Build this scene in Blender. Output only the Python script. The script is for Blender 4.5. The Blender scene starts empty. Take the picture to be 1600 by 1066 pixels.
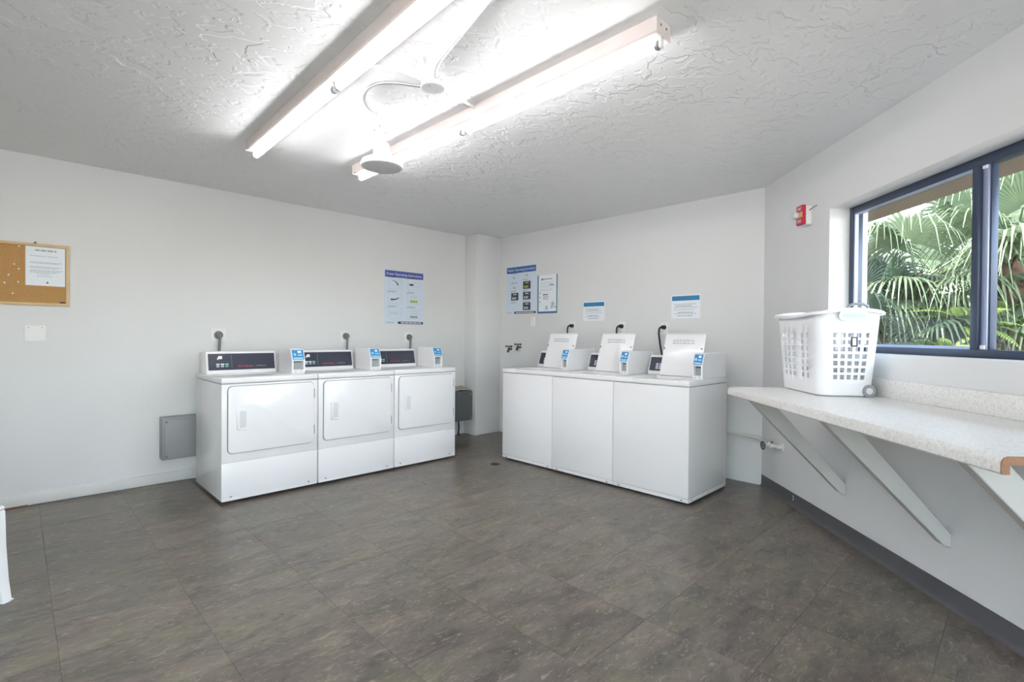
import bpy, bmesh, math, random
from mathutils import Vector, Matrix, Euler

random.seed(7)
PI = math.pi
SC = bpy.context.scene
COL = SC.collection
R = math.radians

# ------------------------------------------------------------------ camera
A = R(44.6)                                   # heading of the dryer wall in the camera's frame
F_PX = 787.0
cam_d = bpy.data.cameras.new('camera'); cam = bpy.data.objects.new('camera', cam_d); COL.objects.link(cam)
cam_d.sensor_width = 36.0; cam_d.lens = F_PX / 1600 * 36.0; cam_d.clip_start = 0.02; cam_d.clip_end = 200
CAMZ = 1.21
cam.matrix_world = (Matrix.Translation((0, 0, CAMZ)) @ Matrix.Rotation(-A, 4, 'Z') @
                    Matrix.Rotation(PI/2 - math.atan(7.6/F_PX), 4, 'X') @ Matrix.Rotation(math.atan(13/1574), 4, 'Z'))
SC.camera = cam

# ------------------------------------------------------------------ world, sun, exposure
vs = SC.view_settings
vs.view_transform = 'Standard'; vs.look = 'None'; vs.gamma = 1.0; vs.use_curve_mapping = False
vs.exposure = 1.3
TUBE_W = 12.5
world = bpy.data.worlds.new('sky'); SC.world = world; world.use_nodes = True
wn = world.node_tree; wn.nodes.clear()
sky = wn.nodes.new('ShaderNodeTexSky'); sky.sky_type = 'NISHITA'; sky.sun_disc = False
sky.sun_elevation = R(52); sky.sun_rotation = R(200); sky.air_density = 1.0; sky.dust_density = 0.6; sky.ozone_density = 1.2
bg = wn.nodes.new('ShaderNodeBackground'); bg.inputs['Strength'].default_value = 0.58
wo = wn.nodes.new('ShaderNodeOutputWorld')
hs = wn.nodes.new('ShaderNodeHueSaturation'); hs.inputs['Saturation'].default_value = 0.55
wn.links.new(sky.outputs[0], hs.inputs['Color']); wn.links.new(hs.outputs[0], bg.inputs[0]); wn.links.new(bg.outputs[0], wo.inputs[0])
sun_d = bpy.data.lights.new('sun', 'SUN'); sun = bpy.data.objects.new('sun', sun_d); COL.objects.link(sun)
sun_d.energy = 7.5; sun_d.angle = R(0.6); sun_d.color = (1.0, 0.95, 0.86)
sun.rotation_euler = Vector((0.50, -0.72, -1.25)).to_track_quat('-Z', 'Y').to_euler()
sun.location = (0, 0, 8)

# ------------------------------------------------------------------ materials
def lin(c):
    return tuple(((v/12.92) if v <= 0.04045 else ((v+0.055)/1.055)**2.4) for v in c)
def srgb(r, g, b): return lin((r/255, g/255, b/255))

def new_mat(name):
    m = bpy.data.materials.new(name); m.use_nodes = True
    nt = m.node_tree; b = nt.nodes['Principled BSDF']
    return m, nt, b
def N(nt, kind, **kw):
    n = nt.nodes.new(kind)
    for k, v in kw.items():
        if hasattr(n, k): setattr(n, k, v)
        else: n.inputs[k.replace('_', ' ')].default_value = v
    return n
def ramp(nt, fac, stops):
    r = nt.nodes.new('ShaderNodeValToRGB'); e = r.color_ramp.elements
    while len(e) < len(stops): e.new(0.5)
    for i, (p, c) in enumerate(stops):
        e[i].position = p; e[i].color = (c[0], c[1], c[2], 1)
    nt.links.new(fac, r.inputs[0]); return r
def pmat(name, col, rough=0.5, metal=0.0, coat=0.0, spec=0.5, var=0.03, vscale=3.0, bump=0.0, bscale=60.0, emit=None, es=0.0):
    """plain procedural material: a touch of noise in colour and fine relief"""
    m, nt, b = new_mat(name)
    tc = N(nt, 'ShaderNodeTexCoord')
    nz = N(nt, 'ShaderNodeTexNoise', Scale=vscale, Detail=4.0)
    nt.links.new(tc.outputs['Object'], nz.inputs['Vector'])
    lo = tuple(max(0, c*(1-var)) for c in col); hi = tuple(min(1, c*(1+var)) for c in col)
    r = ramp(nt, nz.outputs['Fac'], [(0.3, lo), (0.7, hi)])
    nt.links.new(r.outputs[0], b.inputs['Base Color'])
    b.inputs['Roughness'].default_value = rough; b.inputs['Metallic'].default_value = metal
    b.inputs['Coat Weight'].default_value = coat; b.inputs['Specular IOR Level'].default_value = spec
    if bump:
        n2 = N(nt, 'ShaderNodeTexNoise', Scale=bscale, Detail=3.0)
        nt.links.new(tc.outputs['Object'], n2.inputs['Vector'])
        bp = N(nt, 'ShaderNodeBump', Strength=bump, Distance=0.002)
        nt.links.new(n2.outputs['Fac'], bp.inputs['Height']); nt.links.new(bp.outputs[0], b.inputs['Normal'])
    if emit:
        b.inputs['Emission Color'].default_value = (*emit, 1); b.inputs['Emission Strength'].default_value = es
    return m

M = {}
M['wall'] = pmat('painted_wall', srgb(226, 226, 227), 0.55, var=0.015, vscale=1.2, bump=0.25, bscale=90)
M['wall_ext'] = pmat('exterior_stucco', srgb(206, 190, 170), 0.9, var=0.06, vscale=4, bump=0.8, bscale=60)
M['soffit'] = pmat('brown_soffit', srgb(112, 102, 92), 0.8, var=0.06, vscale=2)
M['base_white'] = pmat('white_trim_paint', srgb(226, 225, 223), 0.45, var=0.03, vscale=5)
M['base_dark'] = pmat('dark_grey_vinyl', srgb(92, 91, 94), 0.45, var=0.08, vscale=6)
M['enamel'] = pmat('white_enamel', srgb(238, 237, 239), 0.22, coat=0.3, var=0.008)
M['enamel_side'] = pmat('white_enamel_panel', srgb(232, 231, 232), 0.25, coat=0.2, var=0.008)
M['gap'] = pmat('dark_gap_grey', srgb(120, 122, 126), 0.6)
M['foot'] = pmat('black_rubber', srgb(32, 32, 34), 0.7)
M['console'] = pmat('dark_console_panel', srgb(52, 55, 72), 0.22, var=0.05, coat=0.3)
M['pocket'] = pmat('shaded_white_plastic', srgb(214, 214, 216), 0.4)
M['btn'] = pmat('light_button', srgb(210, 214, 220), 0.5)
M['btn_green'] = pmat('green_button', srgb(120, 190, 170), 0.5)
M['red_print'] = pmat('red_print', srgb(214, 62, 74), 0.5)
M['grey_print'] = pmat('grey_print', srgb(150, 152, 158), 0.5)
M['pale_print'] = pmat('pale_grey_print', srgb(190, 198, 206), 0.5)
M['dark_print'] = pmat('dark_print', srgb(58, 60, 74), 0.5)
M['black_print'] = pmat('black_print', srgb(30, 32, 36), 0.5)
M['blue_label'] = pmat('blue_label', srgb(52, 140, 200), 0.35, var=0.08, vscale=30)
M['sky_label'] = pmat('pale_blue_print', srgb(160, 212, 240), 0.35)
M['slot'] = pmat('grey_slot', srgb(158, 162, 166), 0.4)
M['white_plastic'] = pmat('white_plastic', srgb(242, 243, 245), 0.35, var=0.01)
M['basket'] = pmat('white_basket_plastic', srgb(244, 245, 248), 0.38, var=0.01)
M['grey_plastic'] = pmat('grey_plastic', srgb(150, 152, 156), 0.4)
M['lamp_metal'] = pmat('lamp_housing_paint', srgb(226, 214, 210), 0.4, var=0.03, vscale=8)
M['white_metal'] = pmat('white_painted_metal', srgb(236, 237, 240), 0.35, var=0.02)
M['steel'] = pmat('galvanised_steel', srgb(176, 180, 184), 0.38, metal=0.8, var=0.08, vscale=20)
M['grey_box'] = pmat('grey_enclosure_paint', srgb(150, 152, 154), 0.45, var=0.04)
M['grey_box_dark'] = pmat('grey_steel_enclosure', srgb(104, 108, 112), 0.4, var=0.06)
M['cord_grey'] = pmat('grey_cord', srgb(122, 122, 120), 0.5)
M['cord_black'] = pmat('black_cord', srgb(34, 34, 36), 0.45)
M['outlet'] = pmat('outlet_plate', srgb(240, 239, 238), 0.4)
M['paper'] = pmat('white_paper', srgb(238, 243, 250), 0.6, var=0.01)
M['poster_blue'] = pmat('poster_header_blue', srgb(84, 98, 172), 0.45, var=0.03)
M['poster_blue2'] = pmat('poster_header_steel_blue', srgb(62, 106, 172), 0.45, var=0.03)
M['notice_blue'] = pmat('notice_header_blue', srgb(34, 124, 184), 0.45, var=0.04)
M['poster_bg'] = pmat('poster_pale_blue', srgb(214, 226, 242), 0.45, var=0.01)
M['poster_green'] = pmat('poster_green_print', srgb(172, 190, 80), 0.5)
M['teal_edge'] = pmat('teal_sign_edge', srgb(66, 134, 156), 0.4)
M['cork'] = pmat('cork', srgb(190, 146, 92), 0.85, var=0.12, vscale=120, bump=0.5, bscale=200)
M['pale_wood'] = pmat('pale_wood', srgb(216, 188, 146), 0.5, var=0.08, vscale=14)
M['raw_wood'] = pmat('particleboard', srgb(160, 120, 96), 0.8, var=0.15, vscale=90)
M['bracket'] = pmat('painted_bracket_wood', srgb(204, 202, 199), 0.5, var=0.025, vscale=6)
M['red'] = pmat('red_alarm_plastic', srgb(200, 40, 66), 0.4)
M['amber'] = pmat('amber_lens', srgb(222, 190, 120), 0.3)
M['clear'] = pmat('strobe_lens', srgb(225, 228, 232), 0.15)
M['alu_dark'] = pmat('dark_slate_aluminium', srgb(66, 76, 98), 0.35, metal=0.3, var=0.06)
M['alu_light'] = pmat('light_aluminium', srgb(176, 186, 216), 0.35, metal=0.4, var=0.05)
M['brass'] = pmat('old_brass', srgb(92, 90, 86), 0.4, metal=0.8, var=0.2, vscale=40)
M['pipe_paint'] = pmat('painted_pipe', srgb(224, 222, 218), 0.5, var=0.03)
M['valve_dark'] = pmat('dark_valve_wheel', srgb(84, 86, 80), 0.55, var=0.2, vscale=50)
M['cloth'] = pmat('pale_cloth', srgb(176, 172, 158), 0.9, var=0.1, vscale=30, bump=0.4)
M['yellow_cloth'] = pmat('yellow_green_scrap', srgb(186, 184, 104), 0.9)
M['fan_grey'] = pmat('fan_hub_grey', srgb(222, 223, 225), 0.5)
M['drain'] = pmat('floor_drain_metal', srgb(64, 62, 60), 0.5, metal=0.4)

def tube_mat():
    m, nt, b = new_mat('lit_fluorescent_tube')
    b.inputs['Base Color'].default_value = (0.9, 0.9, 0.9, 1)
    b.inputs['Emission Color'].default_value = (*srgb(252, 251, 253), 1)
    b.inputs['Emission Strength'].default_value = TUBE_W
    return m
M['tube'] = tube_mat()

def ceiling_mat():
    m, nt, b = new_mat('skip_trowel_ceiling')
    tc = N(nt, 'ShaderNodeTexCoord')
    b.inputs['Base Color'].default_value = (*srgb(240, 240, 240), 1); b.inputs['Roughness'].default_value = 0.6
    mp = N(nt, 'ShaderNodeMapping'); mp.inputs['Scale'].default_value = (1.0, 1.35, 1.0); mp.inputs['Rotation'].default_value = (0, 0, R(25))
    nt.links.new(tc.outputs['Object'], mp.inputs['Vector'])
    warp = N(nt, 'ShaderNodeTexNoise', Scale=5.0, Detail=2.0)
    nt.links.new(mp.outputs[0], warp.inputs['Vector'])
    mixv = N(nt, 'ShaderNodeMix', data_type='RGBA'); mixv.inputs['Factor'].default_value = 0.16
    nt.links.new(mp.outputs[0], mixv.inputs['A']); nt.links.new(warp.outputs['Color'], mixv.inputs['B'])
    n1 = N(nt, 'ShaderNodeTexNoise', Scale=4.2, Detail=3.0, Roughness=0.5)
    nt.links.new(mixv.outputs['Result'], n1.inputs['Vector'])
    r1 = ramp(nt, n1.outputs['Fac'], [(0.40, (0.1, 0.1, 0.1)), (0.425, (0.75, 0.75, 0.75)), (0.56, (0.85, 0.85, 0.85)), (0.585, (0.25, 0.25, 0.25))])
    n2 = N(nt, 'ShaderNodeTexNoise', Scale=17.0, Detail=2.0)
    nt.links.new(mixv.outputs['Result'], n2.inputs['Vector'])
    r2 = ramp(nt, n2.outputs['Fac'], [(0.58, (0, 0, 0)), (0.63, (0.45, 0.45, 0.45))])
    msk = N(nt, 'ShaderNodeTexNoise', Scale=1.6, Detail=1.0)
    nt.links.new(tc.outputs['Object'], msk.inputs['Vector'])
    rm = ramp(nt, msk.outputs['Fac'], [(0.34, (0.25, 0.25, 0.25)), (0.52, (1, 1, 1))])
    add = N(nt, 'ShaderNodeMix', data_type='RGBA', blend_type='ADD'); add.inputs['Factor'].default_value = 1.0
    nt.links.new(r1.outputs[0], add.inputs['A']); nt.links.new(r2.outputs[0], add.inputs['B'])
    mul = N(nt, 'ShaderNodeMix', data_type='RGBA', blend_type='MULTIPLY'); mul.inputs['Factor'].default_value = 1.0
    nt.links.new(add.outputs['Result'], mul.inputs['A']); nt.links.new(rm.outputs[0], mul.inputs['B'])
    bp = N(nt, 'ShaderNodeBump', Strength=0.85, Distance=0.006)
    nt.links.new(mul.outputs['Result'], bp.inputs['Height']); nt.links.new(bp.outputs[0], b.inputs['Normal'])
    return m
M['ceiling'] = ceiling_mat()

def tile_mat():
    m, nt, b = new_mat('stone_look_vinyl_tile')
    tc = N(nt, 'ShaderNodeTexCoord'); oi = N(nt, 'ShaderNodeObjectInfo')
    sc = N(nt, 'ShaderNodeVectorMath', operation='SCALE'); sc.inputs['Scale'].default_value = 60.0
    comb = N(nt, 'ShaderNodeCombineXYZ')
    nt.links.new(oi.outputs['Random'], comb.inputs[0]); nt.links.new(oi.outputs['Random'], comb.inputs[2])
    nt.links.new(comb.outputs[0], sc.inputs[0])
    addv = N(nt, 'ShaderNodeVectorMath', operation='ADD')
    nt.links.new(tc.outputs['Object'], addv.inputs[0]); nt.links.new(sc.outputs[0], addv.inputs[1])
    mp = N(nt, 'ShaderNodeMapping'); mp.inputs['Scale'].default_value = (0.75, 1.9, 1.0); mp.inputs['Rotation'].default_value = (0, 0, R(48))
    nt.links.new(addv.outputs[0], mp.inputs['Vector'])
    n1 = N(nt, 'ShaderNodeTexNoise', Scale=4.0, Detail=6.0, Roughness=0.62, Distortion=0.6)
    n2 = N(nt, 'ShaderNodeTexNoise', Scale=13.0, Detail=9.0, Roughness=0.78, Distortion=1.2)
    n3 = N(nt, 'ShaderNodeTexNoise', Scale=2.2, Detail=2.0)
    for n in (n1, n2, n3): nt.links.new(mp.outputs[0], n.inputs['Vector'])
    base = ramp(nt, n1.outputs['Fac'], [(0.28, srgb(84, 77, 72)), (0.46, srgb(112, 104, 97)), (0.60, srgb(126, 117, 106)), (0.78, srgb(148, 138, 124))])
    vein = ramp(nt, n2.outputs['Fac'], [(0.36, (0.62, 0.60, 0.58)), (0.47, (0.98, 0.98, 0.98)), (0.57, (1.0, 1.0, 1.0)), (0.66, (1.75, 1.70, 1.58))])
    mul = N(nt, 'ShaderNodeMix', data_type='RGBA', blend_type='MULTIPLY'); mul.inputs['Factor'].default_value = 1.0
    nt.links.new(base.outputs[0], mul.inputs['A']); nt.links.new(vein.outputs[0], mul.inputs['B'])
    tint = ramp(nt, n3.outputs['Fac'], [(0.35, (0.98, 0.92, 0.93)), (0.5, (1, 1, 1)), (0.66, (0.95, 1.0, 0.90))])
    mul2 = N(nt, 'ShaderNodeMix', data_type='RGBA', blend_type='MULTIPLY'); mul2.inputs['Factor'].default_value = 1.0
    nt.links.new(mul.outputs['Result'], mul2.inputs['A']); nt.links.new(tint.outputs[0], mul2.inputs['B'])
    per = ramp(nt, oi.outputs['Random'], [(0.0, (0.88, 0.88, 0.88)), (1.0, (1.06, 1.06, 1.06))])
    mul3 = N(nt, 'ShaderNodeMix', data_type='RGBA', blend_type='MULTIPLY'); mul3.inputs['Factor'].default_value = 1.0
    nt.links.new(mul2.outputs['Result'], mul3.inputs['A']); nt.links.new(per.outputs[0], mul3.inputs['B'])
    n4 = N(nt, 'ShaderNodeTexNoise', Scale=19.0, Detail=5.0, Roughness=0.6, Distortion=1.8)
    nt.links.new(mp.outputs[0], n4.inputs['Vector'])
    fk = ramp(nt, n4.outputs['Fac'], [(0.57, (0, 0, 0)), (0.70, (0.6, 0.6, 0.6))])
    flk = N(nt, 'ShaderNodeMix', data_type='RGBA'); flk.inputs['B'].default_value = (*srgb(172, 162, 146), 1)
    nt.links.new(fk.outputs[0], flk.inputs['Factor']); nt.links.new(mul3.outputs['Result'], flk.inputs['A'])
    nt.links.new(flk.outputs['Result'], b.inputs['Base Color'])
    rr = ramp(nt, n1.outputs['Fac'], [(0.3, (0.28, 0.28, 0.28)), (0.7, (0.40, 0.40, 0.40))])
    nt.links.new(rr.outputs[0], b.inputs['Roughness'])
    bp = N(nt, 'ShaderNodeBump', Strength=0.12, Distance=0.001)
    nt.links.new(n2.outputs['Fac'], bp.inputs['Height']); nt.links.new(bp.outputs[0], b.inputs['Normal'])
    return m
M['tile'] = tile_mat()
M['grout'] = pmat('floor_joint', srgb(78, 73, 69), 0.8)

def laminate_mat():
    m, nt, b = new_mat('speckled_laminate')
    tc = N(nt, 'ShaderNodeTexCoord')
    v1 = N(nt, 'ShaderNodeTexVoronoi', Scale=150.0); v2 = N(nt, 'ShaderNodeTexNoise', Scale=95.0, Detail=2.0)
    nt.links.new(tc.outputs['Object'], v1.inputs['Vector']); nt.links.new(tc.outputs['Object'], v2.inputs['Vector'])
    base = ramp(nt, v1.outputs['Color'], [(0.0, srgb(214, 210, 204)), (0.35, srgb(232, 230, 227)), (1.0, srgb(240, 239, 237))])
    sp = ramp(nt, v2.outputs['Fac'], [(0.34, (0.90, 0.885, 0.87)), (0.42, (1, 1, 1))])
    mul = N(nt, 'ShaderNodeMix', data_type='RGBA', blend_type='MULTIPLY'); mul.inputs['Factor'].default_value = 1.0
    nt.links.new(base.outputs[0], mul.inputs['A']); nt.links.new(sp.outputs[0], mul.inputs['B'])
    nt.links.new(mul.outputs['Result'], b.inputs['Base Color']); b.inputs['Roughness'].default_value = 0.32
    return m
M['laminate'] = laminate_mat()

def glass_mat():
    m = bpy.data.materials.new('window_glass'); m.use_nodes = True; nt = m.node_tree; nt.nodes.clear()
    o = nt.nodes.new('ShaderNodeOutputMaterial'); t = nt.nodes.new('ShaderNodeBsdfTransparent'); g = nt.nodes.new('ShaderNodeBsdfGlossy')
    g.inputs['Roughness'].default_value = 0.02; t.inputs['Color'].default_value = (0.93, 0.96, 0.95, 1)
    lw = nt.nodes.new('ShaderNodeLayerWeight'); pw_ = N(nt, 'ShaderNodeMath', operation='POWER'); pw_.inputs[1].default_value = 4.0
    fr = N(nt, 'ShaderNodeMath', operation='MULTIPLY_ADD'); fr.inputs[1].default_value = 0.5; fr.inputs[2].default_value = 0.02
    nt.links.new(lw.outputs['Facing'], pw_.inputs[0]); nt.links.new(pw_.outputs[0], fr.inputs[0])
    mx = nt.nodes.new('ShaderNodeMixShader')
    nt.links.new(fr.outputs[0], mx.inputs[0]); nt.links.new(t.outputs[0], mx.inputs[1]); nt.links.new(g.outputs[0], mx.inputs[2])
    nt.links.new(mx.outputs[0], o.inputs[0]); return m
M['glass'] = glass_mat()

def leaf_mat(name, c1, c2, rough=0.4):
    m, nt, b = new_mat(name)
    oi = N(nt, 'ShaderNodeObjectInfo'); tc = N(nt, 'ShaderNodeTexCoord')
    nz = N(nt, 'ShaderNodeTexNoise', Scale=5.0, Detail=3.0); nt.links.new(tc.outputs['Object'], nz.inputs['Vector'])
    mixf = N(nt, 'ShaderNodeMath', operation='ADD'); mixf.inputs[1].default_value = 0.0
    half = N(nt, 'ShaderNodeMath', operation='MULTIPLY_ADD'); half.inputs[1].default_value = 0.5; half.inputs[2].default_value = 0.0
    nt.links.new(oi.outputs['Random'], half.inputs[0])
    ha = N(nt, 'ShaderNodeMath', operation='MULTIPLY_ADD'); ha.inputs[1].default_value = 0.6
    nt.links.new(nz.outputs['Fac'], ha.inputs[0]); nt.links.new(half.outputs[0], ha.inputs[2])
    r = ramp(nt, ha.outputs[0], [(0.15, c1), (0.85, c2)])
    nt.links.new(r.outputs[0], b.inputs['Base Color']); b.inputs['Roughness'].default_value = rough
    tr = nt.nodes.new('ShaderNodeBsdfTranslucent'); nt.links.new(r.outputs[0], tr.inputs[0])
    mx = nt.nodes.new('ShaderNodeMixShader'); mx.inputs[0].default_value = 0.3
    out = nt.nodes['Material Output']
    nt.links.new(b.outputs[0], mx.inputs[1]); nt.links.new(tr.outputs[0], mx.inputs[2]); nt.links.new(mx.outputs[0], out.inputs[0])
    return m
M['palm'] = leaf_mat('palm_leaf', srgb(66, 84, 58), srgb(142, 156, 124), 0.36)
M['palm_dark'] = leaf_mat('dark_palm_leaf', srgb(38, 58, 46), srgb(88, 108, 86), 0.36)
M['fern'] = leaf_mat('fern_leaf', srgb(66, 98, 46), srgb(140, 160, 84), 0.4)
M['shrub'] = leaf_mat('shrub_leaf', srgb(32, 56, 26), srgb(96, 122, 58), 0.3)
M['trunk'] = pmat('palm_trunk_fibre', srgb(112, 88, 72), 0.9, var=0.35, vscale=14, bump=1.0, bscale=30)
M['boot'] = pmat('palm_boot_fibre', srgb(128, 92, 74), 0.9, var=0.3, vscale=20)
M['soil'] = pmat('mulch_ground', srgb(126, 108, 88), 0.95, var=0.3, vscale=6, bump=1.0, bscale=40)
M['concrete'] = pmat('pale_concrete', srgb(222, 217, 208), 0.85, var=0.06, vscale=3, bump=0.4, bscale=60)
M['garden_wall'] = pmat('pinkish_render', srgb(160, 138, 122), 0.9, var=0.05, vscale=2)

# ------------------------------------------------------------------ mesh helpers
class MB:
    def __init__(self): self.bm = bmesh.new()
    def _merge(self, tmp, mat=None):
        me = bpy.data.meshes.new('tmp'); tmp.to_mesh(me); tmp.free()
        if mat is not None: me.transform(mat)
        self.bm.from_mesh(me); bpy.data.meshes.remove(me); return self
    def box(self, x0, x1, y0, y1, z0, z1, bevel=0.0, seg=2, mat=None):
        t = bmesh.new(); bmesh.ops.create_cube(t, size=1.0)
        for v in t.verts:
            v.co = Vector(((x0+x1)/2 + v.co.x*(x1-x0), (y0+y1)/2 + v.co.y*(y1-y0), (z0+z1)/2 + v.co.z*(z1-z0)))
        if bevel: bmesh.ops.bevel(t, geom=list(t.edges), offset=bevel, segments=seg, affect='EDGES', profile=0.5)
        return self._merge(t, mat)
    def cyl(self, p0, p1, r0, r1=None, seg=16, caps=True):
        r1 = r0 if r1 is None else r1
        p0, p1 = Vector(p0), Vector(p1); d = p1 - p0
        t = bmesh.new(); bmesh.ops.create_cone(t, cap_ends=caps, segments=seg, radius1=r0, radius2=r1, depth=d.length)
        m = Matrix.Translation((p0+p1)/2) @ d.to_track_quat('Z', 'Y').to_matrix().to_4x4()
        return self._merge(t, m)
    def sphere(self, c, r, seg=12, sc=(1, 1, 1)):
        t = bmesh.new(); bmesh.ops.create_uvsphere(t, u_segments=seg, v_segments=max(6, seg//2), radius=r)
        return self._merge(t, Matrix.Translation(c) @ Matrix.Diagonal((*sc, 1)))
    def tube(self, pts, r, seg=8, caps=True):
        pts = [Vector(p) for p in pts]; n = len(pts); rings = []
        rad = r if isinstance(r, (list, tuple)) else [r]*n
        up = Vector((0, 0, 1)); prev = None
        for i, p in enumerate(pts):
            d = (pts[min(i+1, n-1)] - pts[max(i-1, 0)]).normalized()
            if prev is None:
                a = d.cross(up)
                if a.length < 1e-3: a = d.cross(Vector((1, 0, 0)))
            else: a = prev - d*prev.dot(d)
            a.normalize(); prev = a; b = d.cross(a)
            rings.append([self.bm.verts.new(p + (a*math.cos(2*PI*k/seg) + b*math.sin(2*PI*k/seg))*rad[i]) for k in range(seg)])
        for i in range(n-1):
            for k in range(seg):
                self.bm.faces.new((rings[i][k], rings[i][(k+1) % seg], rings[i+1][(k+1) % seg], rings[i+1][k]))
        if caps: self.bm.faces.new(rings[0][::-1]); self.bm.faces.new(rings[-1])
        return self
    def lathe(self, prof, seg=24, c=(0, 0, 0)):
        c = Vector(c); rings = []
        for (r, z) in prof:
            if r < 1e-5: rings.append([self.bm.verts.new(c + Vector((0, 0, z)))])
            else: rings.append([self.bm.verts.new(c + Vector((r*math.cos(2*PI*k/seg), r*math.sin(2*PI*k/seg), z))) for k in range(seg)])
        for a, b in zip(rings, rings[1:]):
            for k in range(seg):
                k2 = (k+1) % seg
                if len(a) == 1 and len(b) == 1: continue
                if len(a) == 1: self.bm.faces.new((a[0], b[k2], b[k]))
                elif len(b) == 1: self.bm.faces.new((a[k], a[k2], b[0]))
                else: self.bm.faces.new((a[k], a[k2], b[k2], b[k]))
        return self
    def prism(self, poly, x0, x1, axis='X', bevel=0.0, seg=2):
        """poly in the plane across axis: X -> (y,z), Y -> (x,z), Z -> (x,y)"""
        t = bmesh.new()
        def P(u, v, w):
            return Vector((w, u, v)) if axis == 'X' else (Vector((u, w, v)) if axis == 'Y' else Vector((u, v, w)))
        a = [t.verts.new(P(u, v, x0)) for u, v in poly]; b = [t.verts.new(P(u, v, x1)) for u, v in poly]
        t.faces.new(a); t.faces.new(b[::-1]); n = len(poly)
        for i in range(n): t.faces.new((a[i], b[i], b[(i+1) % n], a[(i+1) % n]))
        bmesh.ops.recalc_face_normals(t, faces=t.faces)
        if bevel: bmesh.ops.bevel(t, geom=list(t.edges), offset=bevel, segments=seg, affect='EDGES', profile=0.5)
        return self._merge(t)
    def rounded(self, x0, x1, z0, z1, y0, y1, r=0.03, seg=6, bevel=0.0):
        """rounded rectangle in x-z, extruded along y"""
        return self.prism(rrect(x0, x1, z0, z1, r, seg), y0, y1, 'Y', bevel)
    def mesh(self, name, mat, smooth=True, angle=35):
        bmesh.ops.remove_doubles(self.bm, verts=self.bm.verts, dist=1e-6)
        bmesh.ops.recalc_face_normals(self.bm, faces=self.bm.faces)
        me = bpy.data.meshes.new(name); self.bm.to_mesh(me); self.bm.free()
        me.materials.append(mat if not isinstance(mat, str) else M[mat])
        if smooth:
            me.shade_smooth(); me.set_sharp_from_angle(angle=R(angle))
        return me
    def build(self, name, mat, parent=None, loc=None, rotz=0.0, smooth=True, angle=35):
        o = bpy.data.objects.new(name, self.mesh(name, mat, smooth, angle)); COL.objects.link(o)
        if parent: o.parent = parent
        if loc is not None: o.location = loc
        o.rotation_euler = (0, 0, rotz); return o

def rrect(x0, x1, z0, z1, r, seg=6):
    pts = []
    for cx, cz, a0 in ((x1-r, z1-r, 0), (x0+r, z1-r, PI/2), (x0+r, z0+r, PI), (x1-r, z0+r, 1.5*PI)):
        for k in range(seg+1):
            a = a0 + PI/2*k/seg; pts.append((cx + r*math.cos(a), cz + r*math.sin(a)))
    return pts

def tag(o, label=None, cat=None, group=None, kind=None):
    if label: o['label'] = label
    if cat: o['category'] = cat
    if group: o['group'] = group
    if kind: o['kind'] = kind
    return o
def thing(name, label, cat, loc=(0, 0, 0), rotz=0.0, group=None):
    o = bpy.data.objects.new(name, None); COL.objects.link(o); o.location = loc; o.rotation_euler = (0, 0, rotz)
    o.empty_display_size = 0.05
    return tag(o, label, cat, group)
def copy_tree(o, parent=None):
    c = o.copy(); COL.objects.link(c); c.parent = parent
    for ch in list(o.children): copy_tree(ch, c)
    return c
def text(txt, size, name, mat, parent, loc, tilt=0.0, align='LEFT', extrude=0.0002, sx=1.0):
    """flat lettering standing in the local x-z plane, front towards -y"""
    cu = bpy.data.curves.new(name, 'FONT'); cu.body = txt; cu.size = size; cu.align_x = align; cu.extrude = extrude; cu.resolution_u = 2
    t = bpy.data.objects.new(name, cu); COL.objects.link(t)
    bpy.context.view_layer.update()
    me = bpy.data.meshes.new_from_object(t.evaluated_get(bpy.context.evaluated_depsgraph_get()))
    bpy.data.objects.remove(t); bpy.data.curves.remove(cu)
    me.transform(Matrix.Rotation(PI/2 + tilt, 4, 'X') @ Matrix.Diagonal((sx, 1, 1, 1)))
    me.materials.clear(); me.materials.append(M[mat]); me.name = name
    o = bpy.data.objects.new(name, me); COL.objects.link(o); o.parent = parent; o.location = loc
    return o

# ------------------------------------------------------------------ frames of reference
LWY = 4.86; BWX = 4.37; CEIL = 2.445
C0 = Vector((4.372, 1.497, 0.0)); RANG = R(-136.64)
DR = Vector((math.cos(RANG), math.sin(RANG), 0)); NR = Vector((DR.y, -DR.x, 0))
def rs(s, n, z): return C0 + DR*s + NR*n + Vector((0, 0, z))      # along the window wall, into the room, up
def camxy(X, Y, z=0.0):                                            # metres right of / ahead of where the photographer stood
    return Vector((X*math.cos(A) + Y*math.sin(A), -X*math.sin(A) + Y*math.cos(A), z))
XW, YS = -2.3, -2.2
RL = (C0.y - YS) / -DR.y
REND = C0 + DR*RL

# ------------------------------------------------------------------ room shell
def struct(o, label): return tag(o, label, kind='structure')
# floor: joint bed with tiles laid on it
inner = [(XW, LWY), (BWX, LWY), (BWX, C0.y), (REND.x, YS), (XW, YS)]
floor = MB().prism([(XW-0.2, LWY+0.2), (BWX+0.2, LWY+0.2), (BWX+0.2, C0.y), (REND.x+0.1, YS-0.2), (XW-0.2, YS-0.2)], -0.12, -0.0012, 'Z').build('floor', 'grout')
struct(floor, 'grey brown stone-look vinyl tile floor of the laundry room')
def clip_poly(poly, px, py, nx, ny):
    out = []
    for i in range(len(poly)):
        a, b = poly[i], poly[(i+1) % len(poly)]
        da = (a[0]-px)*nx + (a[1]-py)*ny; db = (b[0]-px)*nx + (b[1]-py)*ny
        if da >= 0: out.append(a)
        if (da >= 0) != (db >= 0):
            t = da/(da-db); out.append((a[0]+(b[0]-a[0])*t, a[1]+(b[1]-a[1])*t))
    return out
TS = 0.452; GX, GY = 0.115, 0.215; J = 0.0006
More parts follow.
